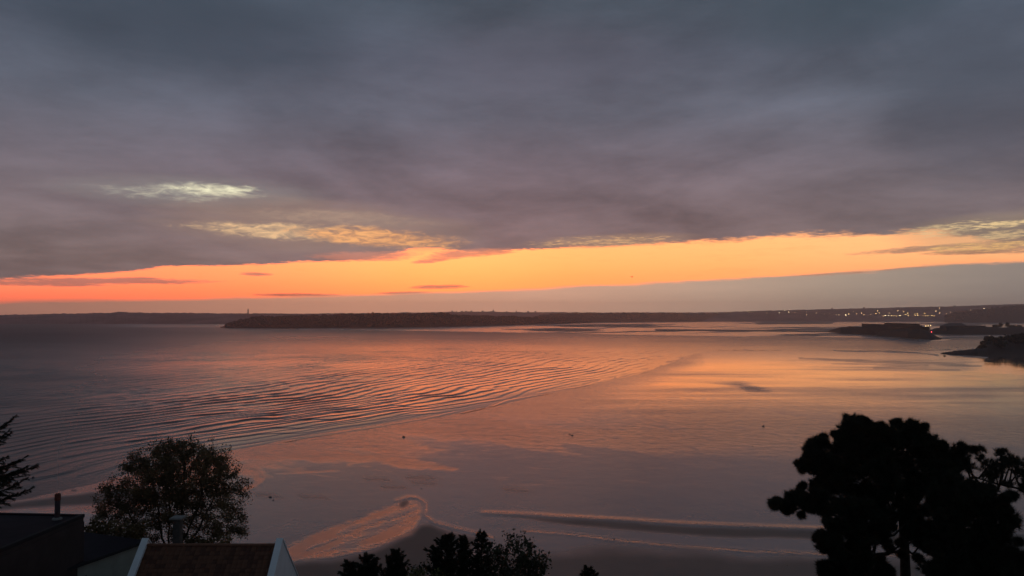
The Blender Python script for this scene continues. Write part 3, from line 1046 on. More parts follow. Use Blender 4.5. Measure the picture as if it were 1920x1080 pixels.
mole, bvh_mole = mound('harbour_embankment', [(1550, 622.5), (1575, 626), (1640, 628.5), (1700, 634.5), (1740, 637), (1768, 638)],
                       [(1550, 622), (1562, 617.5), (1575, 614), (1588, 613), (1592, 611.8), (1625, 614), (1728, 617), (1740, 622), (1752, 630), (1768, 638)], 130, M_rock, rag=1.0, seed=3)
Yl_, Yr_ = G(1628, 628)[1] + 52, G(1728, 636)[1] + 48
Yw = Yr_
def oblique(px0, px1, py, za, zb_, dy0, dy1, name, m_, par):
    """block along the embankment between two image positions"""
    q = []
    for px_, dy_ in ((px0, dy0), (px1, dy0), (px1, dy1), (px0, dy1)):
        t_ = (px_ - 1628) / 100
        yy_ = Yl_ + (Yr_ - Yl_) * t_
        q.append(((px_ - 960) / F * yy_, yy_ + dy_))
    return MB().hexa([(x_, y_, za) for x_, y_ in q], [(x_, y_, zb_) for x_, y_ in q]).build(name, m_, par)
zt_ = P(1680, 609, (Yl_ + Yr_) / 2)[2]
zu_ = P(1700, 605.5, (Yl_ + Yr_) / 2)[2]
zb = zt_ - 16
wh = thing('warehouse', (0, 0, 0), 'long flat dark warehouse on the harbour embankment', 'warehouse')
oblique(1628, 1728, 609, zb - 8, zt_, 0, 40, 'wall', M_ware, wh)
oblique(1627.5, 1728.5, 609, zt_ + .02, zt_ + .7, -.6, 40.6, 'roof', M_ware2, wh)
oblique(1670, 1727.5, 605, zt_ + .72, zu_ - .5, 8, 34, 'upper_storey', M_ware, wh)
oblique(1669.5, 1728, 605, zu_ - .48, zu_, 7.5, 34.5, 'upper_roof', M_ware2, wh)
sh = thing('harbour_shed', (0, 0, 0), 'small low shed beside the right end of the harbour warehouse', 'shed')
a_, b_ = P(1734, 613, Yw), P(1743, 613, Yw)
MB().box(a_[0], b_[0], Yw, Yw + 12, zb - 8, a_[2]).build('wall', M_ware, sh)
MB().box(a_[0] - .5, b_[0] + .5, Yw - .5, Yw + 12.5, a_[2] + .02, a_[2] + .5).build('roof', M_ware2, sh)
lamp(1736, 611.2, None, .42, M_lamp, 'left white lamp beside the harbour warehouse', 'white lamps by the warehouse', 12, at_=Vector((0, Yw + 20, 0)))
lamp(1740, 611.0, None, .42, M_lamp, 'middle white lamp beside the harbour warehouse', 'white lamps by the warehouse', 12, at_=Vector((0, Yw + 20, 0)))
lamp(1745, 610.5, None, .42, M_lamp, 'right white lamp beside the harbour warehouse', 'white lamps by the warehouse', 12, at_=Vector((0, Yw + 20, 0)))
lamp(1746.5, 622.3, None, 1.0, M_red, 'small red harbour light at the end of the embankment', None, 7, 'harbour light', 'harbour_light', at_=Vector((0, G(1746, 634)[1] + 4, 0)))
lamp(1917, 622.5, None, .45, M_lamp, 'single white lamp at the right edge on the far quay', None, 7, at_=Vector((0, G(1900, 627.5)[1] + 8, 0)))

quay, bvh_quay = mound('far_quay', [(1742, 626.5), (1800, 627.5), (1960, 628), (2200, 629)],
                       [(1742, 620), (1752, 616), (1765, 614.5), (1775, 613.5), (1850, 613), (1862, 614), (1880, 614.5), (1920, 613), (2200, 613)], 120, M_rock, rag=.8, seed=13)
Yq = G(1800, 627.5)[1] + 45
qb = thing('quay_building', (0, 0, 0), 'dark hipped-roof building standing on the far quay', 'building')
a_, b_, c_, d_ = P(1774, 613, Yq), P(1850, 611, Yq), P(1784, 605.8, Yq), P(1809, 605.8, Yq)
MB().box(a_[0], P(1815, 610, Yq)[0], Yq, Yq + 30, a_[2] - 14, P(1774, 611.5, Yq)[2]).build('wall', M_ware, qb)
z0, z1 = P(1774, 611.5, Yq)[2] + .02, c_[2]
x0, x1 = a_[0] - .8, P(1815.5, 610, Yq)[0]
MB().poly([(x0, Yq - .8, z0), (x1, Yq - .8, z0), (x1, Yq + 31, z0), (x0, Yq + 31, z0), (c_[0], Yq + 15, z1), (d_[0], Yq + 15, z1)],
          [(3, 2, 1, 0), (0, 1, 5, 4), (1, 2, 5), (2, 3, 4, 5), (3, 0, 4)]).build('roof', M_ware2, qb)
qs = thing('quay_shed', (0, 0, 0), 'long low dark shed right of the hipped building on the quay', 'shed')
MB().box(x1 + .3, b_[0], Yq + 4, Yq + 26, a_[2] - 14, b_[2]).build('wall', M_ware, qs)
MB().box(x1 + .2, b_[0] + .6, Yq + 3.4, Yq + 26.6, b_[2] + .02, b_[2] + .5).build('roof', M_ware2, qs)


# ------------------------------------------------------------------ vegetation builders
def tubes(segs, n=6):
    """segs: list of (p0, p1, r0, r1)"""
    p0 = np.array([s_[0] for s_ in segs], float)
    p1 = np.array([s_[1] for s_ in segs], float)
    r0 = np.array([s_[2] for s_ in segs])[:, None, None]
    r1 = np.array([s_[3] for s_ in segs])[:, None, None]
    d = p1 - p0
    d /= np.linalg.norm(d, axis=1, keepdims=True) + 1e-9
    ref = np.where(np.abs(d[:, 2:3]) > .9, np.array([[1.0, 0, 0]]), np.array([[0, 0, 1.0]]))
    u = np.cross(d, ref)
    u /= np.linalg.norm(u, axis=1, keepdims=True) + 1e-9
    w = np.cross(d, u)
    a = np.linspace(0, 2 * math.pi, n, endpoint=False)
    ring = u[:, None, :] * np.cos(a)[None, :, None] + w[:, None, :] * np.sin(a)[None, :, None]
    Vv = np.concatenate([p0[:, None] + ring * r0, p1[:, None] + ring * r1], 1).reshape(-1, 3)
    k_ = np.arange(n)
    q = np.stack([k_, (k_ + 1) % n, (k_ + 1) % n + n, k_ + n], 1)
    q = (q[None] + (2 * n) * np.arange(len(segs))[:, None, None]).reshape(-1, 4)
    return Vv, q


def rand_dirs(n):
    v = rng.normal(size=(n, 3))
    return v / np.linalg.norm(v, axis=1, keepdims=True)


def leaves(c, size, flat=.0, aspect=.55):
    """two-triangle leaves at the points c"""
    n = len(c)
    d = rand_dirs(n)
    d[:, 2] *= 1 - flat
    e = rand_dirs(n)
    w = np.cross(d, e)
    w /= np.linalg.norm(w, axis=1, keepdims=True) + 1e-9
    s_ = (size * rng.uniform(.45, 1.5, n))[:, None]
    a = c - d * s_ * .5
    b_ = c + w * s_ * aspect * .5
    cc = c + d * s_ * .5
    dd = c - w * s_ * aspect * .5
    Vv = np.stack([a, b_, cc, dd], 1).reshape(-1, 3)
    return Vv, np.arange(4 * n).reshape(n, 4)


def needles(c, axis, per, length, width, spread=1.0):
    """bursts of thin needle triangles round each tip"""
    n = len(c)
    d = rand_dirs(n * per).reshape(n, per, 3) * spread + axis[:, None, :]
    d /= np.linalg.norm(d, axis=2, keepdims=True) + 1e-9
    L = length * rng.uniform(.55, 1.15, (n, per, 1))
    w = np.cross(d, rand_dirs(n * per).reshape(n, per, 3))
    w /= np.linalg.norm(w, axis=2, keepdims=True) + 1e-9
    base = c[:, None, :] + rng.normal(size=(n, per, 3)) * length * .12
    Vv = np.stack([base - w * width, base + w * width, base + d * L], 2).reshape(-1, 3)
    return Vv, np.arange(3 * n * per).reshape(-1, 3)


def join(parts):
    Vs, qs, ts, o = [], [], [], 0
    for v, f in parts:
        Vs.append(v)
        (qs if f.shape[1] == 4 else ts).append(f + o)
        o += len(v)
    return np.concatenate(Vs), (np.concatenate(qs) if qs else None), (np.concatenate(ts) if ts else None)


def tree_thing(name, base, label, cat, wood_parts, crown_parts, m_leaf, group=None, crown='crown', trunk='trunk'):
    base = Vector(base)
    r_ = thing(name, base, label, cat, group)
    if wood_parts:
        v, q, t_ = join(wood_parts)
        me_ = npmesh(trunk, v - np.array(base), q, t_, True)
        link(trunk, me_, r_, M_bark)
    v, q, t_ = join(crown_parts)
    me_ = npmesh(crown, v - np.array(base), q, t_)
    link(crown, me_, r_, m_leaf)
    return r_


def colonize(roots, attract, step, kill, infl, iters=90):
    """space colonisation: branches grow towards the points of the crown"""
    nodes = [np.array(p, float) for p in roots]
    par = [-1] + list(range(len(roots) - 1)) if False else [-1] * len(roots)
    A = np.array(attract, float)
    for _ in range(iters):
        if len(A) == 0:
            break
        Nn = np.array(nodes)
        D = np.linalg.norm(A[:, None, :] - Nn[None], axis=2)
        near = D.argmin(1)
        dm = D.min(1)
        act = dm < infl
        if not act.any():
            break
        new = {}
        for i in np.nonzero(act)[0]:
            v = A[i] - Nn[near[i]]
            new.setdefault(near[i], []).append(v / (np.linalg.norm(v) + 1e-9))
        added = 0
        for i, vs_ in new.items():
            d = np.sum(vs_, 0)
            l_ = np.linalg.norm(d)
            if l_ < 1e-3:
                continue
            d = d / l_ + rng.normal(size=3) * .12 + np.array((0, 0, .06))
            q = Nn[i] + d / np.linalg.norm(d) * step
            nodes.append(q)
            par.append(int(i))
            added += 1
        A = A[dm > kill]
        if len(nodes) > 6000:
            break
    return np.array(nodes), par


def pipe_radii(nodes, par, tip, expo=2.3):
    n = len(nodes)
    acc = np.zeros(n)
    kids = np.zeros(n, int)
    for i in range(n):
        if par[i] >= 0:
            kids[par[i]] += 1
    for i in range(n - 1, -1, -1):
        if kids[i] == 0:
            acc[i] = tip ** expo
        if par[i] >= 0:
            acc[par[i]] += acc[i]
    return acc ** (1 / expo), kids


def broadleaf(name, base, blobs, stems, n_attr, label, cat, m_leaf, leaf_size, leaf_n, group=None, step=.38, shell=.55, tip=.012, hollow=None, spreadl=.34):
    """blobs: list of (centre, rx, ry, rz); stems: polylines from the ground"""
    at_ = []
    wts = np.array([b_[1] * b_[2] * b_[3] for b_ in blobs])
    cnt = np.maximum(1, (n_attr * wts / wts.sum())).astype(int)
    for (c, rx, ry, rz), k_ in zip(blobs, cnt):
        d = rand_dirs(k_)
        r_ = rng.uniform(shell, 1, (k_, 1)) ** .6
        at_.append(np.array(c) + d * r_ * np.array((rx, ry, rz)))
    A = np.concatenate(at_)
    nodes, par = [], []
    for st_ in stems:
        prev = -1
        for a, b_ in zip(st_[:-1], st_[1:]):
            a, b_ = np.array(a, float), np.array(b_, float)
            m_ = max(1, int(np.linalg.norm(b_ - a) / step))
            for i in range(m_):
                nodes.append(a + (b_ - a) * i / m_ + rng.normal(size=3) * .03)
                par.append(prev)
                prev = len(nodes) - 1
    k0 = len(nodes)
    nn, pp = colonize(nodes, A, step, step * 1.3, 6.0)
    par = par + pp[k0:]
    rr_, kids = pipe_radii(nn, par, tip)
    segs = [(nn[par[i]], nn[i], rr_[par[i]] if rr_[par[i]] < 2.2 * rr_[i] else rr_[i] * 1.3, rr_[i]) for i in range(len(nn)) if par[i] >= 0]
    thin = np.nonzero(rr_ < tip * 3.4)[0]
    wgt = np.clip(fbm(nn[thin][:, 0] / .9 + 50, nn[thin][:, 2] / .9 + nn[thin][:, 1] * .7, 7, 2) - .12, .03, 1) ** .9
    pick = rng.choice(thin, leaf_n, p=wgt / wgt.sum())
    c = nn[pick] + rng.normal(size=(leaf_n, 3)) * spreadl
    return tree_thing(name, base, label, cat, [tubes(segs, 5)], [leaves(c, leaf_size)], m_leaf, group)


# ------------------------------------------------------------------ the round bare-stemmed tree by the tiled house
Yt = 57.0
gz_ = ground_z(0, Yt)
pt = lambda px, py, dy=0.0: np.array(P(px, py, Yt + dy))
base = pt(312, 1050)
base[2] = gz_
u = Yt / F                                       # metres per image pixel at that distance
blobs = [(pt(330, 905), 108 * u, 3.4, 84 * u), (pt(400, 930), 66 * u, 2.6, 72 * u), (pt(240, 940), 62 * u, 2.6, 52 * u), (pt(345, 860), 72 * u, 2.5, 40 * u),
         (pt(395, 885), 58 * u, 2.2, 46 * u), (pt(215, 965), 44 * u, 2.0, 42 * u), (pt(425, 965), 44 * u, 2.0, 40 * u), (pt(290, 880), 60 * u, 2.2, 42 * u), (pt(430, 990), 36 * u, 1.8, 32 * u), (pt(325, 985), 62 * u, 2.0, 40 * u), (pt(375, 1005), 44 * u, 1.6, 34 * u), (pt(270, 1000), 44 * u, 1.6, 32 * u), (pt(380, 850), 50 * u, 2.2, 32 * u), (pt(270, 870), 44 * u, 2, 34 * u)]
st0 = base + np.array((0, 0, 1.0))
stems = [[base, pt(318, 1040), pt(338, 985), pt(345, 930), pt(347, 870)], [pt(316, 1050), pt(300, 990), pt(294, 930), pt(280, 890)],
         [pt(310, 1055), pt(268, 1005), pt(242, 965), pt(215, 945)], [pt(322, 1050), pt(372, 995, 1), pt(398, 940, 1), pt(410, 900, 1)], [pt(318, 1055), pt(350, 1000, -1), pt(376, 940, -1), pt(378, 880, -1)],
         [pt(314, 1050), pt(318, 960, .8), pt(316, 890, .8)]]
broadleaf('broadleaf_tree', base, blobs, stems, 1500, 'round many-stemmed tree with thinning leaves behind the tiled house', 'tree', M_leaf, .135, 66000, shell=.15, spreadl=.17, tip=.014, step=.34)


# ------------------------------------------------------------------ pines at the right
def Z2(x, y):                                    # image coordinates read on an enlargement of that corner
    return 1400 + x / 3.375, 760 + y / 3.375


def pine(name, Yp, trunk, lobes, label, cat='tree', dens=1.0, group=None, per=42, ln=.36, m_=None, jitter=1.2, limbs=True, rt=.38, wid=.016):
    us = Yp / F
    sc = us / 3.375
    tk = [np.array(P(*Z2(x, y), Yp)) for x, y in trunk]
    tk[0] = np.array((tk[0][0], Yp, ground_z(0, Yp)))
    segs, n_ = [], len(tk)
    for i in range(n_ - 1):
        segs.append((tk[i], tk[i + 1], rt * (1 - .75 * i / n_), rt * (1 - .75 * (i + 1) / n_)))
    tips, axes = [], []
    extra = []
    for x, y, r_ in lobes:
        for _ in range(0 if dens < 1 else (2 if r_ > 34 else 1)):
            a_ = rng.uniform(0, 2 * math.pi)
            k2 = rng.uniform(.75, 1.08)
            extra.append((x + math.cos(a_) * r_ * k2, y + math.sin(a_) * r_ * k2 * .85, r_ * rng.uniform(.2, .36)))
    n_main = len(lobes)
    for il, (x, y, r_) in enumerate(list(lobes) + extra):
        c = np.array(P(*Z2(x, y), Yp)) + np.array((0, rng.uniform(-jitter, jitter), 0))
        rr_ = r_ * sc
        k_ = int(dens * (26 + 46 * rr_ ** 2))
        d = rand_dirs(k_)
        rad_ = rng.uniform(.3, 1.12, (k_, 1))
        q = c + d * rad_ * rr_ * np.array((1.12, 1.1, .82))
        tips.append(q)
        ax = d * .6 + np.array((0, 0, .45))
        axes.append(ax)
        if limbs and il < n_main and r_ > 30:
            j = min(range(n_), key=lambda i: np.linalg.norm(tk[i] - (c - np.array((0, 0, rr_ + .6)))))
            a = tk[j]
            mid = (a + c) * .5 + np.array((0, 0, -.55)) + rng.normal(size=3) * .12
            segs.append((a, mid, .10, .07))
            segs.append((mid, c, .07, .035))
            for q_ in q[:max(3, k_ // 4)]:
                segs.append((c, q_, .03, .012))
    return tree_thing(name, (tk[0][0], Yp, tk[0][2]), label, cat, [tubes(segs, 6)], [needles(np.concatenate(tips), np.concatenate(axes), per, ln, wid, 1.0), needles(np.concatenate(tips)[::2], np.concatenate(axes)[::2] * 1.6, 9, ln * 1.25, wid * .8, .6)], m_ or M_pine, group)


pine('pine_tree', 53, [(1010, 1300), (1005, 1080), (1000, 900), (985, 700), (960, 520), (900, 330), (820, 200)],
     [(640, 110, 42), (690, 105, 40), (735, 125, 45), (780, 130, 42), (570, 172, 34), (610, 200, 70), (700, 200, 90), (660, 290, 100), (450, 245, 42), (500, 260, 50), (400, 268, 24), (385, 310, 38), (430, 320, 60),
      (365, 390, 30), (410, 380, 50), (480, 350, 75), (560, 330, 100), (800, 210, 80), (860, 160, 44), (880, 230, 90), (960, 200, 60), (1020, 130, 40), (1050, 150, 42), (1095, 155, 36), (1120, 190, 30), (1040, 220, 80),
      (1130, 240, 70), (1205, 250, 38), (1180, 310, 90), (1250, 300, 40), (760, 330, 120), (900, 340, 130), (1040, 330, 120), (1150, 400, 110), (700, 430, 110), (600, 440, 90), (520, 440, 60), (820, 450, 110), (950, 450, 110),
      (1080, 460, 110), (1220, 420, 90), (1290, 370, 60), (460, 505, 38), (530, 510, 60), (620, 530, 60), (720, 530, 60), (840, 540, 60), (1010, 540, 50), (1120, 540, 60), (1230, 520, 70),
      (420, 550, 45), (360, 580, 40), (285, 585, 28), (330, 610, 38), (240, 610, 30), (195, 630, 34), (160, 618, 24), (235, 650, 22), (285, 660, 26), (385, 625, 44), (440, 600, 45), (400, 650, 24), (290, 695, 12),
      (430, 645, 26), (1340, 275, 36), (1310, 330, 50), (930, 610, 38), (1065, 650, 36), (985, 690, 34), (900, 690, 34), (1090, 760, 36), (950, 760, 30), (1000, 600, 40), (1130, 640, 44), (1100, 880, 34), (930, 900, 26), (780, 600, 44), (860, 580, 30)],
     'tall dark pine with rounded needle clumps and a long low left branch', dens=1.25)
pine('pine_tree', 50, [(775, 1350), (778, 1080), (775, 950), (760, 820), (720, 700)],
     [(560, 650, 30), (600, 640, 40), (580, 690, 24), (660, 640, 60), (535, 755, 26), (580, 760, 40), (650, 740, 70), (740, 650, 60), (740, 740, 80), (820, 720, 50), (470, 830, 34), (520, 830, 44), (600, 840, 70), (700, 840, 80),
      (780, 830, 60), (850, 800, 60), (500, 905, 34), (540, 920, 40), (620, 930, 60), (700, 940, 60), (880, 860, 50), (640, 1010, 50), (700, 1040, 70), (530, 1040, 40), (570, 1075, 60), (500, 1070, 26), (850, 985, 26),
      (640, 1090, 70), (760, 1060, 40), (840, 1060, 40), (900, 1070, 40), (950, 720, 40), (1060, 690, 40), (1110, 720, 50), (1120, 800, 50), (1060, 830, 40)],
     'smaller dark pine growing below the long branch of the tall pine', dens=1.3, rt=.26)
pine('pine_tree', 47, [(1330, 1400), (1340, 1100), (1350, 900), (1380, 700)],
     [(1270, 560, 70), (1350, 560, 90), (1450, 560, 60), (1470, 540, 36), (1550, 555, 45), (1600, 560, 40), (1640, 565, 26), (1500, 620, 90), (1610, 640, 50), (1300, 650, 110), (1420, 680, 120), (1560, 700, 90), (1640, 660, 26),
      (1640, 730, 46), (1675, 740, 22), (1260, 760, 80), (1360, 800, 120), (1500, 810, 120), (1600, 800, 50), (1630, 850, 24), (1250, 870, 80), (1360, 920, 110), (1500, 930, 110), (1600, 920, 50), (1640, 930, 26),
      (1200, 960, 60), (1190, 1050, 70), (1280, 1030, 100), (1400, 1040, 110), (1540, 1050, 110), (1640, 1010, 60), (1700, 950, 30), (1730, 930, 26), (1745, 1000, 40), (1680, 1060, 60), (1740, 1070, 50), (1140, 1000, 36),
      (1160, 900, 34), (1210, 680, 60), (1200, 600, 50)],
     'broad bushy dark pine to the right of the tall pine trunk', dens=1.35, rt=.3)
# a thinner tree whose open branches reach in from the right
pine('pine_tree', 58, [(2000, 1400), (1980, 1000), (1950, 700), (1900, 560), (1760, 535), (1600, 500), (1440, 455)],
     [(1390, 290, 36), (1420, 330, 40), (1380, 380, 50), (1440, 380, 40), (1520, 300, 30), (1580, 305, 36), (1620, 300, 30), (1560, 350, 36), (1500, 380, 44), (1650, 340, 38), (1690, 350, 34), (1610, 390, 40), (1720, 385, 34),
      (1745, 360, 34), (1680, 410, 36), (1740, 430, 34), (1560, 420, 30), (1640, 450, 34), (1700, 470, 36), (1600, 480, 30), (1740, 490, 34), (1680, 510, 28), (1745, 530, 26), (1500, 440, 34), (1460, 330, 30)],
     'airy open pine reaching in from the right edge behind the tall pine', dens=.62, rt=.16, per=30, ln=.34)


# ------------------------------------------------------------------ conifers at the bottom and the left edge
def spray(a, d, L, segs, tips, axes, thick=.02, tw=7, droop=0.0):
    """one bough: an axis with side twigs that shorten towards the end, needles along all of them"""
    d = d / np.linalg.norm(d)
    side_ = np.cross(d, (0, 0, 1))
    side_ /= np.linalg.norm(side_) + 1e-9
    upv = np.cross(side_, d)
    pos = lambda t_: a + d * L * t_ + np.array((0, 0, -droop * L * math.sin(math.pi * t_) + .10 * L * t_ ** 2))
    k_ = 5
    for j in range(k_):
        segs.append((pos(j / k_), pos((j + 1) / k_), thick * (1 - j / k_) + .006, thick * (1 - (j + 1) / k_) + .005))
    n_t = max(4, int(tw * L))
    for j in range(n_t):
        tt = .12 + .86 * (j + rng.uniform(0, .8)) / n_t
        q = pos(tt)
        l2 = (.34 * L * (1 - tt) + .10) * rng.uniform(.6, 1.2)
        an = rng.uniform(-math.pi, math.pi)
        td = d * 1.0 + (side_ * math.cos(an) * .9 + upv * math.sin(an) * .55)
        td /= np.linalg.norm(td)
        segs.append((q, q + td * l2, .008, .004))
        m_ = max(3, int(l2 / .045))
        for i in range(m_):
            tips.append(q + td * l2 * (i + 1) / m_)
            axes.append(td * 1.3)
    for i in range(int(L / .06)):
        tips.append(pos((i + 1) / int(L / .06)))
        axes.append(d * 1.3)


def conifer(name, tip, h_vis, r_base, label, Yc, lean=0.0, sweep=.55, n_br=64, per=8, m_=None, cat='conifer', group=None, r_tip=.15, ln=.14, wid=.02, tw=11):
    """tip: point of the leader; boughs sweep up and out, carrying feathery sprays"""
    tip = np.array(tip)
    gb = ground_z(0, Yc)
    Ht = tip[2] - gb
    foot = np.array((tip[0] - lean, Yc, gb))
    segs, tips, axes = [], [], []
    ax_ = lambda t_: foot + (tip - foot) * t_
    for i in range(8):
        segs.append((ax_(i / 8), ax_((i + 1) / 8), .22 * (1 - i / 8) + .015, .22 * (1 - (i + 1) / 8) + .008))
    for i in range(n_br):
        s_ = (i + .5) / n_br
        dz = h_vis * 1.6 * s_ ** 1.2
        o = ax_(1 - dz / Ht)
        L = (r_tip + r_base * min(1, s_ * 1.6) ** .75) * rng.uniform(.6, 1.3)
        a = i * 2.399 + rng.uniform(-.5, .5)
        d = np.array((math.cos(a), math.sin(a), sweep * rng.uniform(.3, 1.5)))
        spray(o, d, L, segs, tips, axes, .018, tw)
    for j in range(16):
        tips.append(tip - np.array((0, 0, j * .05)))
        axes.append(np.array((0, 0, 1.0)))
    return tree_thing(name, foot, label, cat, [tubes(segs, 4)], [needles(np.array(tips), np.array(axes), per, ln, wid, .8)], m_ or M_cypress, group)


conifer('cypress_tree', P(690, 1046, 44), 2.6, 1.15, 'low dark cypress at the left end of the bottom conifer group', 44, -.2, .7, 88)
conifer('cypress_tree', P(655, 1058, 44.5), 2.2, .8, 'lowest dark cypress left of the group at the bottom edge', 44.5, .1, .6, 68)
conifer('cypress_tree', P(742, 1037, 45), 2.8, 1.05, 'dark cypress second from the left in the bottom conifer group', 45, .1, .8, 92)
conifer('cypress_tree', P(838, 1007, 46), 3.4, 1.55, 'tallest spreading cypress in the middle of the bottom conifer group', 46, .25, .75, 88)
conifer('cypress_tree', P(868, 1010, 47.5), 3.2, .85, 'narrow cypress just right of the tallest spreading cypress', 47.5, -.3, 1.0, 80)
conifer('cypress_tree', P(903, 1000, 48), 3.2, .85, 'slim pointed conifer touching the rounded shrub at the bottom', 48, .05, .55, 88)
conifer('cypress_tree', P(1103, 1067, 46), 1.6, .6, 'lone conifer tip at the bottom edge right of the rounded shrub', 46, 0, .7, 52)
Ys = 47.0
sp_ = lambda px, py, dy=0.0: np.array(P(px, py, Ys + dy))
us = Ys / F
bs = sp_(965, 1090)
bs[2] = ground_z(0, Ys)
broadleaf('rounded_shrub', bs, [(sp_(965, 1045), 48 * us, 1.4, 42 * us), (sp_(1000, 1062), 30 * us, 1.1, 34 * us), (sp_(930, 1058), 32 * us, 1.1, 38 * us), (sp_(975, 1022), 24 * us, .8, 20 * us), (sp_(970, 1085), 60 * us, 1.3, 34 * us)],
          [[bs, sp_(965, 1120), sp_(966, 1060)], [sp_(962, 1120), sp_(940, 1065)], [sp_(968, 1120), sp_(992, 1070)]], 420,
          'rounded leafy shrub at the bottom edge right of the conifers', 'shrub', M_shrub, .20, 3600, step=.26, shell=.2, tip=.009, spreadl=.16)
Yb = 42.0
bp = lambda px, py, dy=0.0: np.array(P(px, py, Yb + dy))
bs = bp(792, 1110)
bs[2] = ground_z(0, Yb)
broadleaf('yellow_green_bush', bs, [(bp(795, 1092), 40 * Yb / F, .9, 26 * Yb / F), (bp(770, 1098), 24 * Yb / F, .7, 22 * Yb / F), (bp(825, 1100), 26 * Yb / F, .7, 22 * Yb / F)], [[bs, bp(794, 1120)], [bp(790, 1125), bp(775, 1105)]], 160,
          'low yellow-green bush in front of the conifers at the bottom edge', 'bush', M_lit_bush, .14, 1700, step=.22, shell=.2, tip=.008, spreadl=.12)
# conifer whose bough ends enter the picture at the left
Yl = 40.0
ltip = P(-62, 740, Yl)
gb = ground_z(0, Yl)
segs, tips, axes = [], [], []
foot = np.array((ltip[0], Yl, gb))
tp = np.array(ltip)
for i in range(8):
    segs.append((foot + (tp - foot) * i / 8, foot + (tp - foot) * (i + 1) / 8, .3 * (1 - i / 8) + .02, .3 * (1 - (i + 1) / 8) + .02))
boughs = [((-62, 830), (26, 781)), ((-62, 850), (16, 806)), ((-62, 845), (20, 812)), ((-62, 880), (35, 862)), ((-62, 900), (68, 870)), ((-62, 895), (48, 856)), ((-62, 905), (50, 874)), ((-62, 930), (50, 896)), ((-62, 945), (60, 914)),
          ((-62, 935), (20, 900)), ((-62, 960), (6, 938)), ((-62, 800), (-16, 760)), ((-62, 780), (-20, 735)), ((-62, 985), (-5, 962)), ((-62, 870), (14, 856))]
for (ax0, ay0), (bx_, by_) in boughs:
    dy = rng.uniform(-1.0, 1.0)
    a, b_ = np.array(P(ax0, ay0, Yl)), np.array(P(bx_, by_, Yl + dy))
    spray(a, b_ - a - np.array((0, 0, .1 * np.linalg.norm(b_ - a))), np.linalg.norm(b_ - a), segs, tips, axes, .035, 9, .06)
for i in range(40):                               # the rest of the tree, beyond the frame
    s_ = (i + .5) / 40
    o = tp - np.array((0, 0, 12 * s_))
    a = rng.uniform(1.9, 4.4)
    d = np.array((math.cos(a), math.sin(a), .25))
    L = .4 + 3.0 * s_
    segs.append((o, o + d * L, .05, .015))
    for j in range(int(L * 8)):
        for _ in range(3):
            tips.append(o + d * L * (j + 1) / int(L * 8) + rng.normal(size=3) * .12)
            axes.append(d)
tree_thing('cedar_tree', foot, 'dark conifer whose drooping bough ends enter at the left edge', 'conifer', [tubes(segs, 5)], [needles(np.array(tips), np.array(axes), 6, .13, .016, .8)], M_cypress)

# hedge between the dark building and the round tree
def hedge(name, x0, x1, y0, y1, z0, z1, n_, size, label, m_):
    c = np.stack([rng.uniform(x0, x1, n_), rng.uniform(y0, y1, n_), rng.uniform(0, 1, n_)], -1)
    top = z1 + (fbm(c[:, 0] / .9, c[:, 1] / .9, 77, 3) - .5) * 1.1
    c[:, 2] = z0 + (top - z0) * np.sqrt(c[:, 2])
    segs = []
    for i in range(14):
        x_ = x0 + (x1 - x0) * (i + .5) / 14
        segs.append((np.array((x_, (y0 + y1) / 2, z0 - .5)), np.array((x_ + rng.uniform(-.3, .3), (y0 + y1) / 2, z1 - .6)), .05, .02))
    return tree_thing(name, ((x0 + x1) / 2, (y0 + y1) / 2, z0), label, 'hedge', [tubes(segs, 5)], [leaves(c, size)], m_, crown='foliage', trunk='stem')


h0, h1 = P(152, 985, 53), P(268, 985, 53)
hedge('hedge', h0[0], h1[0], 52, 54.5, ground_z(0, 53), P(200, 984, 53)[2], 9000, .24, 'dark hedge between the flat-roofed building and the round tree', M_leaf)
h0, h1 = P(355, 1010, 55), P(440, 1010, 55)
hedge('hedge', h0[0], h1[0], 53.5, 55, ground_z(0, 54), P(400, 1008, 54)[2], 5000, .2, 'dark hedge behind the ridge of the tiled house', M_leaf)

h0, h1 = P(650, 1070, 50), P(985, 1070, 50)
hedge('scrub', h0[0], h1[0], 49.3, 50.6, ground_z(0, 50), P(800, 1060, 50)[2], 9000, .2, 'low dark scrub filling the gaps behind the conifers at the bottom edge', M_cypress)

# ------------------------------------------------------------------ flat-roofed dark building at the left
cn = P(157, 967, 46)
fb = thing('flat_roofed_building', (cn[0], cn[1], 27), 'dark modern building with a flat roof at the lower left', 'building', None, -R(4))
zr = cn[2] - 27
MB().box(-9, 0, -16, 0, -3, zr - .02).build('wall', M_dark, fb)
MB().box(-8.8, -.22, -15.8, -.22, zr - .01, zr + .02).build('roof', M_roofing, fb)
MB().box(-.2, .04, -16, .04, zr - .1, zr + .10).build('roof_edge', M_edge, fb)
MB().box(-9, -.21, -.2, .05, zr - .1, zr + .085).build('roof_edge', M_roofing, fb)
MB().box(-.005, .035, -16, .02, -3, zr - .35).build('wall_panel', M_dark, fb)
fl = MB().lathe((-1.02, -.95, zr), [(.15, .03), (.15, 1.15)], 14).build('flue', M_flue, fb)
MB().lathe((-1.02, -.95, zr), [(.165, 1.152), (.175, 1.2), (.165, 1.5), (.12, 1.56)], 14).build('flue_cap', M_rust, fl)
MB().lathe((-1.02, -.95, zr), [(.28, .021), (.26, .10), (.17, .14)], 14).build('flue_collar', M_cap, fl)

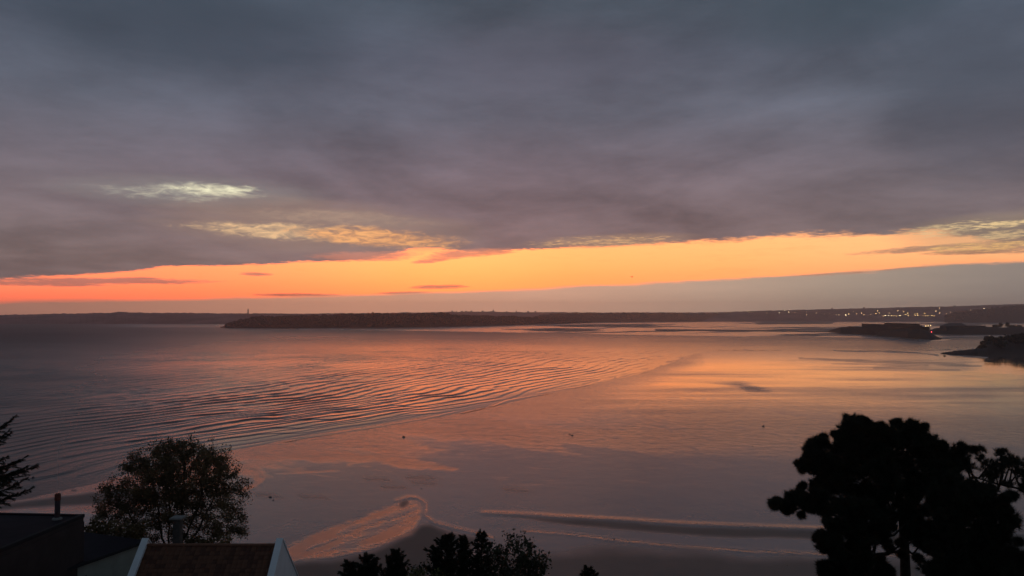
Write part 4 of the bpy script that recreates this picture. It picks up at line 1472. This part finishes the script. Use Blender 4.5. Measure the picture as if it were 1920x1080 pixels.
# pale annexe with a dark flat roof
cn2 = P(267, 1014, 50)
an = thing('annexe', (cn2[0], cn2[1], 26), 'pale walled annexe with a dark flat roof between the two houses', 'building', None, -R(20))
zr = cn2[2] - 26
MB().box(-7, 0, -9, 0, -3, zr - .12).build('wall', M_pale, an)
MB().box(-7.2, .22, -9.2, .2, zr - .1, zr).build('roof', M_roofing, an)
MB().box(.222, .26, -9.2, .2, zr - .16, zr + .03).build('fascia', M_edge, an)
wf = MB().box(-.02, .03, -5.2, -4.2, zr - 2.2, zr - .9).build('window_frame', M_edge, an)
MB().box(.031, .036, -5.12, -4.28, zr - 2.12, zr - .98).build('pane', M_flue, wf)

# ------------------------------------------------------------------ the tiled house
Yh = 46.0
r0, r1 = P(277, 1022, Yh), P(520, 1022, Yh)
zrd = r0[2]
hs = thing('tiled_house', (r0[0], Yh, zrd), 'house with a brown tiled roof between two white gables', 'house')
W = r1[0] - r0[0]
D = 4.1                                           # half depth, 45 degree pitch
wl = MB()
wl.box(0, W, -D + .35, D - .35, -11, -D - .05)
wl.build('wall', M_white, hs)
rf = MB()
rf.poly([(0, -D - .2, -D - .2 - .18), (W, -D - .2, -D - .2 - .18), (W, D + .2, -D - .2 - .18), (0, D + .2, -D - .2 - .18), (0, 0, -.12), (W, 0, -.12)],
        [(3, 2, 1, 0), (0, 1, 5, 4), (2, 3, 4, 5), (3, 0, 4), (1, 2, 5)])
roof = rf.build('roof', M_tile_b, hs)
# roof tiles: front slope one by one as far down as can be seen, the rest joined
tw_, ex = .30, .27
def tile_mesh(name, m_):
    mb = MB()
    n_ = 4
    L = .33
    pts = []
    for e_ in (0, 1):                             # upper, lower end of the tile
        for lay in (0, 1):
            for i in range(n_ + 1):
                x = (i / n_ - .5) * (tw_ * .97)
                arch = .022 * math.cos((i / n_ - .5) * math.pi)
                pts.append((x, -e_ * L, arch + (.016 if lay else 0) + (.030 if e_ else 0)))
    f = []
    k_ = n_ + 1
    for i in range(n_):
        f.append((k_ + i, 3 * k_ + i, 3 * k_ + i + 1, k_ + i + 1))
        f.append((i, i + 1, 2 * k_ + i + 1, 2 * k_ + i))
        f.append((2 * k_ + i, 2 * k_ + i + 1, 3 * k_ + i + 1, 3 * k_ + i))
    f.append((0, 2 * k_, 3 * k_, k_))
    f.append((n_, k_ + n_, 3 * k_ + n_, 2 * k_ + n_))
    mb.poly(pts, f)
    me_ = bpy.data.meshes.new(name)
    me_.from_pydata(mb.v, [], mb.f)
    me_.materials.append(m_)
    me_.update()
    return me_
tmesh = [tile_mesh('tile', M_tile), tile_mesh('tile', M_tile_b), tile_mesh('tile', M_tile)]
ncol = int(W / tw_)
vis_rows = min(11, 296 // ncol)
bulk_v, bulk_f = [], []
for sgn in (-1, 1):
    for j in range(int(5.9 / ex)):
        for i in range(ncol):
            x = (i + .5) * W / ncol
            s_ = .10 + j * ex
            yy, zz = sgn * s_ * .7071, -s_ * .7071
            jig = random.uniform(-.012, .012)
            if sgn < 0 and j < vis_rows:
                o = link('tile', tmesh[(i * 7 + j * 3 + random.randint(0, 2)) % 3], roof)
                o.location = (x, yy, zz + .004)
                o.rotation_euler = (R(45) + jig, 0, jig * .6)
            elif (sgn < 0 or j < 2) and j % 1 == 0:
                co = np.array([v.co for v in tmesh[0].vertices])
                y2, z2 = co[:, 1] * .7071 - co[:, 2] * .7071, co[:, 1] * .7071 + co[:, 2] * .7071
                off_ = len(bulk_v)
                bulk_v += [(x + a, yy + (b_ if sgn < 0 else -b_), zz + c + .004) for a, b_, c in zip(co[:, 0], y2, z2)]
                bulk_f += [tuple(off_ + k_ for k_ in (p_.vertices if sgn < 0 else list(p_.vertices)[::-1])) for p_ in tmesh[0].polygons]
me_ = bpy.data.meshes.new('lower_tiles')
me_.from_pydata(bulk_v, [], bulk_f)
me_.materials.append(M_tile)
me_.update()
lt = link('lower_tiles', me_, roof)
lt['kind'] = 'stuff'
# ridge tiles
mb = MB()
n_ = 6
L_ = W / 22
pts = []
for e_ in (0, 1):
    for lay in (0, 1):
        for i in range(n_ + 1):
            a = math.pi * (i / n_)
            rr_ = .135 + (.018 if lay else 0) + .012 * e_
            pts.append(((e_ - .5) * L_ * 1.06, math.cos(a) * rr_, math.sin(a) * rr_ * .8))
k_ = n_ + 1
f = []
for i in range(n_):
    f += [(k_ + i, k_ + i + 1, 3 * k_ + i + 1, 3 * k_ + i), (i, 2 * k_ + i, 2 * k_ + i + 1, i + 1), (i, i + 1, k_ + i + 1, k_ + i), (2 * k_ + i, 3 * k_ + i, 3 * k_ + i + 1, 2 * k_ + i + 1)]
mb.poly(pts, f)
rmesh = bpy.data.meshes.new('ridge_tile')
rmesh.from_pydata(mb.v, [], mb.f)
rmesh.materials.append(M_tile)
rmesh.update()
for i in range(22):
    o = link('ridge_tile', rmesh, roof)
    o.location = ((i + .5) * L_, 0, -.03 + random.uniform(-.006, .006))
    o.rotation_euler = (0, random.uniform(-.01, .01), random.uniform(-.02, .02))


def gable(x0, x1, front_end, name):
    """white gable wall standing proud of the roof; the slope is 45 degrees"""
    up_ = .34
    mb_ = MB()
    yb, yf = D + .15, -front_end
    prof = [(yf, -front_end + up_ - .02), (0, up_ - .02), (yb, -yb + up_ - .02), (yb, -11), (yf, -11)]
    a_ = [(x0, y_, z_) for y_, z_ in prof]
    b2 = [(x1, y_, z_) for y_, z_ in prof]
    mb_.poly(a_ + b2, [(0, 1, 2, 3, 4), (9, 8, 7, 6, 5), (0, 5, 6, 1), (1, 6, 7, 2), (2, 7, 8, 3), (3, 8, 9, 4), (4, 9, 5, 0)])
    g_ = mb_.build(name, M_white, hs)
    c = MB()
    e = .05
    for s_, ln_ in ((-1, front_end), (1, yb)):
        p_ = [(0, up_), (s_ * (ln_ + .08), -ln_ - .08 + up_)]
        q_ = [(p_[0][0], p_[0][1] + .085), (p_[1][0], p_[1][1] + .085)]
        lo = [(x0 - e, *p_[0]), (x1 + e, *p_[0]), (x1 + e, *p_[1]), (x0 - e, *p_[1])]
        hi = [(x0 - e, *q_[0]), (x1 + e, *q_[0]), (x1 + e, *q_[1]), (x0 - e, *q_[1])]
        c.hexa(lo, hi)
    c.build('coping', M_white, g_)
    return g_


gable(W, W + .30, D + .1, 'gable_wall')
gl = gable(-.30, 0, 1.62, 'gable_wall')
MB().box(-.36, .02, -1.95, -1.56, -1.75, -1.33).build('kneeler', M_white, gl)
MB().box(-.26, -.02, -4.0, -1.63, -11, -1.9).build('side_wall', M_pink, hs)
# chimney with a pale cap on the rear slope
c0 = P(333.5, 1000, Yh + 1.0) - Vector((r0[0], Yh, zrd))
chm = MB().box(c0[0] - .22, c0[0] + .22, .75, 1.2, -1.6, P(333, 972, Yh + 1)[2] - zrd).build('chimney', M_stack, hs)
zt = P(333, 972, Yh + 1)[2] - zrd
MB().box(c0[0] - .37, c0[0] + .37, .60, 1.35, zt + .003, zt + .10).build('chimney_cap', M_cap, chm)
# low wing in front of the left gable with its own white coping
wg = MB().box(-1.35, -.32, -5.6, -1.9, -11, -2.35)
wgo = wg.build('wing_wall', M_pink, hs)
MB().hexa([(-1.32, -5.7, -3.35), (-.31, -5.7, -3.35), (-.31, -1.95, -2.22), (-1.32, -1.95, -2.22)],
          [(-1.32, -5.7, -3.27), (-.31, -5.7, -3.27), (-.31, -1.95, -2.10), (-1.32, -1.95, -2.10)]).build('wing_roof', M_tile_red, hs)
MB().hexa([(-1.62, -5.8, -3.5), (-1.36, -5.8, -3.5), (-1.36, -1.85, -2.3), (-1.62, -1.85, -2.3)],
          [(-1.62, -5.8, -3.12), (-1.36, -5.8, -3.12), (-1.36, -1.85, -1.92), (-1.62, -1.85, -1.92)]).build('wing_coping', M_white, hs)
MB().box(-.95, -.31, -2.35, -1.96, -1.98, -1.86).build('wing_ridge_cap', M_tile_b, hs)

# ------------------------------------------------------------------ dark headland with trees at the right edge
hd, bvh_hd = mound('rocky_point', [(1826, 661), (1838, 663), (1860, 663), (1920, 661), (2100, 660), (2400, 662)],
                   [(1826, 659), (1833, 651), (1842, 644), (1850, 640), (1880, 638), (1920, 636), (2000, 630), (2400, 622)], 150, M_rock, rag=1.4, n=200, seed=23)
reef, _ = mound('rock_reef', [(1752, 664), (1790, 666.5), (1830, 666), (1850, 665)], [(1752, 664.5), (1770, 661.5), (1800, 658.5), (1830, 655.5), (1850, 654)], 60, M_rock, None, .8, 80, 29)
tag(reef, 'flat dark reef of rock running left from the wooded point', 'reef')


def small_tree(px, py_top, Yt_, w_px, label, group, name='shore_tree', m_=None):
    tp_ = np.array(P(px, py_top, Yt_))
    h0_ = bvh_hd.ray_cast(Vector((tp_[0], Yt_, 300)), Vector((0, 0, -1)))[0] if name == 'shore_tree' else bvh_quay.ray_cast(Vector((tp_[0], Yt_, 300)), Vector((0, 0, -1)))[0]
    zf = h0_[2] - .3 if h0_ else tp_[2] - 12
    hh = max(4.0, tp_[2] - zf)
    rr_ = w_px / 2 * Yt_ / F
    n_ = 90
    cs = np.array((tp_[0], Yt_, tp_[2] - min(hh * .45, rr_))) + rand_dirs(n_) * rng.uniform(.25, .95, (n_, 1)) * np.array((rr_, rr_, min(hh * .45, rr_)))
    d = leaves(np.repeat(cs, 7, 0) + rng.normal(size=(n_ * 7, 3)) * rr_ * .14, rr_ * .30, 0, .8)
    segs_ = [(np.array((tp_[0], Yt_, zf)), np.array((tp_[0], Yt_, tp_[2] - rr_)), .35, .2)]
    for q in cs[:12]:
        segs_.append((np.array((tp_[0], Yt_, tp_[2] - rr_ * 1.2)), q, .14, .05))
    return tree_thing(name, (tp_[0], Yt_, zf), label, 'tree', [tubes(segs_, 5)], [d], m_ or M_pine, group)


YH = G(1870, 662)[1] + 45
pts_ = sorted([(1843, 640, 12), (1850, 629, 9), (1859, 628.5, 9), (1853.5, 634, 16), (1868, 633, 16), (1880, 632, 18), (1893, 630, 20), (1905, 628, 22), (1918, 626, 24), (1934, 622, 26), (1841.5, 648, 14), (1875, 640, 22), (1900, 640, 26), (1856, 645, 20)])
for i, (px, py, w_) in enumerate(pts_):
    small_tree(px, py, YH + rng.uniform(-25, 35) - (20 if py >= 640 else 0), w_, NTH[i] + ' from the left of the dark trees clumped on the rocky point', 'trees on the rocky point')
for px, py, w_ in [(1866, 610, 12), (1876, 605, 9), (1889, 604.5, 9), (1898, 611, 12), (1910, 611, 12)]:
    small_tree(px, py, Yq + 25, w_, {1866: 'low wide tree left of the tall pair on the far quay', 1876: 'left tree of the tall pair on the far quay', 1889: 'right tree of the tall pair on the far quay',
                                     1898: 'low tree just right of the tall pair on the far quay', 1910: 'rightmost low tree on the far quay'}[px], 'trees on the far quay', 'quay_tree')


# ------------------------------------------------------------------ small things on the flats
def rock(px, py, s_px, label, flat_=.5, name='beach_rock', wide=1.3):
    x_, y_ = G(px, py)
    s_ = s_px * y_ / F / 2 * .72
    import bmesh
    bm = bmesh.new()
    bmesh.ops.create_icosphere(bm, subdivisions=2, radius=1)
    for v in bm.verts:
        k2 = 1 + .35 * (vnoise(np.array([v.co.x * 1.7 + px]), np.array([v.co.y * 1.7 + v.co.z + py]), 3)[0] - .5) * 2
        v.co = Vector((v.co.x * s_ * wide, v.co.y * s_ * 1.1, max(v.co.z, -.4) * s_ * flat_ * 1.6)) * k2
    me2 = bpy.data.meshes.new(name)
    bm.to_mesh(me2)
    bm.free()
    me2.materials.append(M_rock)
    o = link(name, me2)
    o.location = (x_, y_, .10 + s_ * .1)
    return tag(o, label, 'rock', 'dark rocks scattered on the flats')


for px, py, s_, lb in [(1411, 837.5, 4.5, 'dark rock on the flats left of the pine top'), (1428, 823.5, 3.2, 'small dark rock just above the one left of the pine top'), (1431, 800, 6, 'flat dark rock on the pale line left of the pine top'),
                       (1344, 912, 4, 'small dark rock alone in the middle of the grey flats'), (1301, 955, 3, 'tiny dark rock above the long bright sand ridge'), (757, 820, 6, 'dark rock in the orange rippled sand near the waves'),
                       (1073, 817, 5, 'left dark stone in the orange tongue of rippled sand'), (1068, 815, 4, 'right dark stone in the orange tongue of rippled sand'), (512, 939.5, 5, 'darkest lump right of the round tree'),
                       (507, 934, 7, 'forked weed-covered lump right of the round tree'), (1152, 1014, 8, 'flat dark rock below the long sand bank'), (1180, 1018, 5, 'small rock at the right of the flat rock below the sand bank'),
                       (1476, 1063, 5, 'low dark rock left of the pines near the bottom'), (1771, 668, 5, 'dark boulder beyond the reef on the golden flat'), (690, 925, 3, 'tiny dark stone on the grey sand in the middle left'),
                       (790, 918, 4, 'small dark stone above the curved sand rim'), (980, 963, 3, 'tiny stone beside the start of the long sand ridge')]:
    rock(px, py, s_, lb)
x_, y_ = G(62, 897)
bu = thing('mooring_buoy', (x_, y_, 0), 'small dark buoy floating on the swell near the left edge', 'buoy')
s_ = 2.4 * y_ / F
MB().lathe((0, 0, 0), [(.1, -.3), (s_ * .8, -.1), (s_, s_ * .5), (s_ * .7, s_ * 1.2), (.06, s_ * 1.5)], 12).build('float', M_flue, bu, True)
MB().lathe((0, 0, 0), [(.04, s_ * 1.5), (.03, s_ * 1.9)], 6).build('ring', M_steel, bu)

# a bird in the orange gap
bp_ = P(1185, 519.5, 190)
bd = thing('bird', bp_, 'small dark bird flying in the orange gap of the sky', 'bird', None, .4)
MB().poly([(-.28, 0, 0), (-.1, -.07, .03), (.16, -.05, .03), (.26, 0, .02), (.16, .05, .03), (-.1, .07, .03), (0, 0, -.07), (.38, 0, .01)],
          [(0, 1, 6), (1, 2, 6), (2, 3, 6), (3, 4, 6), (4, 5, 6), (5, 0, 6), (0, 5, 1), (1, 5, 4, 2), (2, 4, 3), (3, 7, 2), (3, 4, 7)]).build('body', M_flue, bd)
for s_ in (-1, 1):
    MB().hexa([(.12, .05 * s_, .0), (-.08, .05 * s_, .0), (-.12, .35 * s_, .16), (.06, .35 * s_, .16)], [(.12, .05 * s_, .03), (-.08, .05 * s_, .03), (-.12, .35 * s_, .18), (.06, .35 * s_, .18)]).hexa(
        [(.06, .35 * s_, .16), (-.12, .35 * s_, .16), (-.2, .68 * s_, .08), (-.14, .68 * s_, .08)], [(.06, .35 * s_, .18), (-.12, .35 * s_, .18), (-.2, .68 * s_, .09), (-.14, .68 * s_, .09)]).build('wing', M_flue, bd)
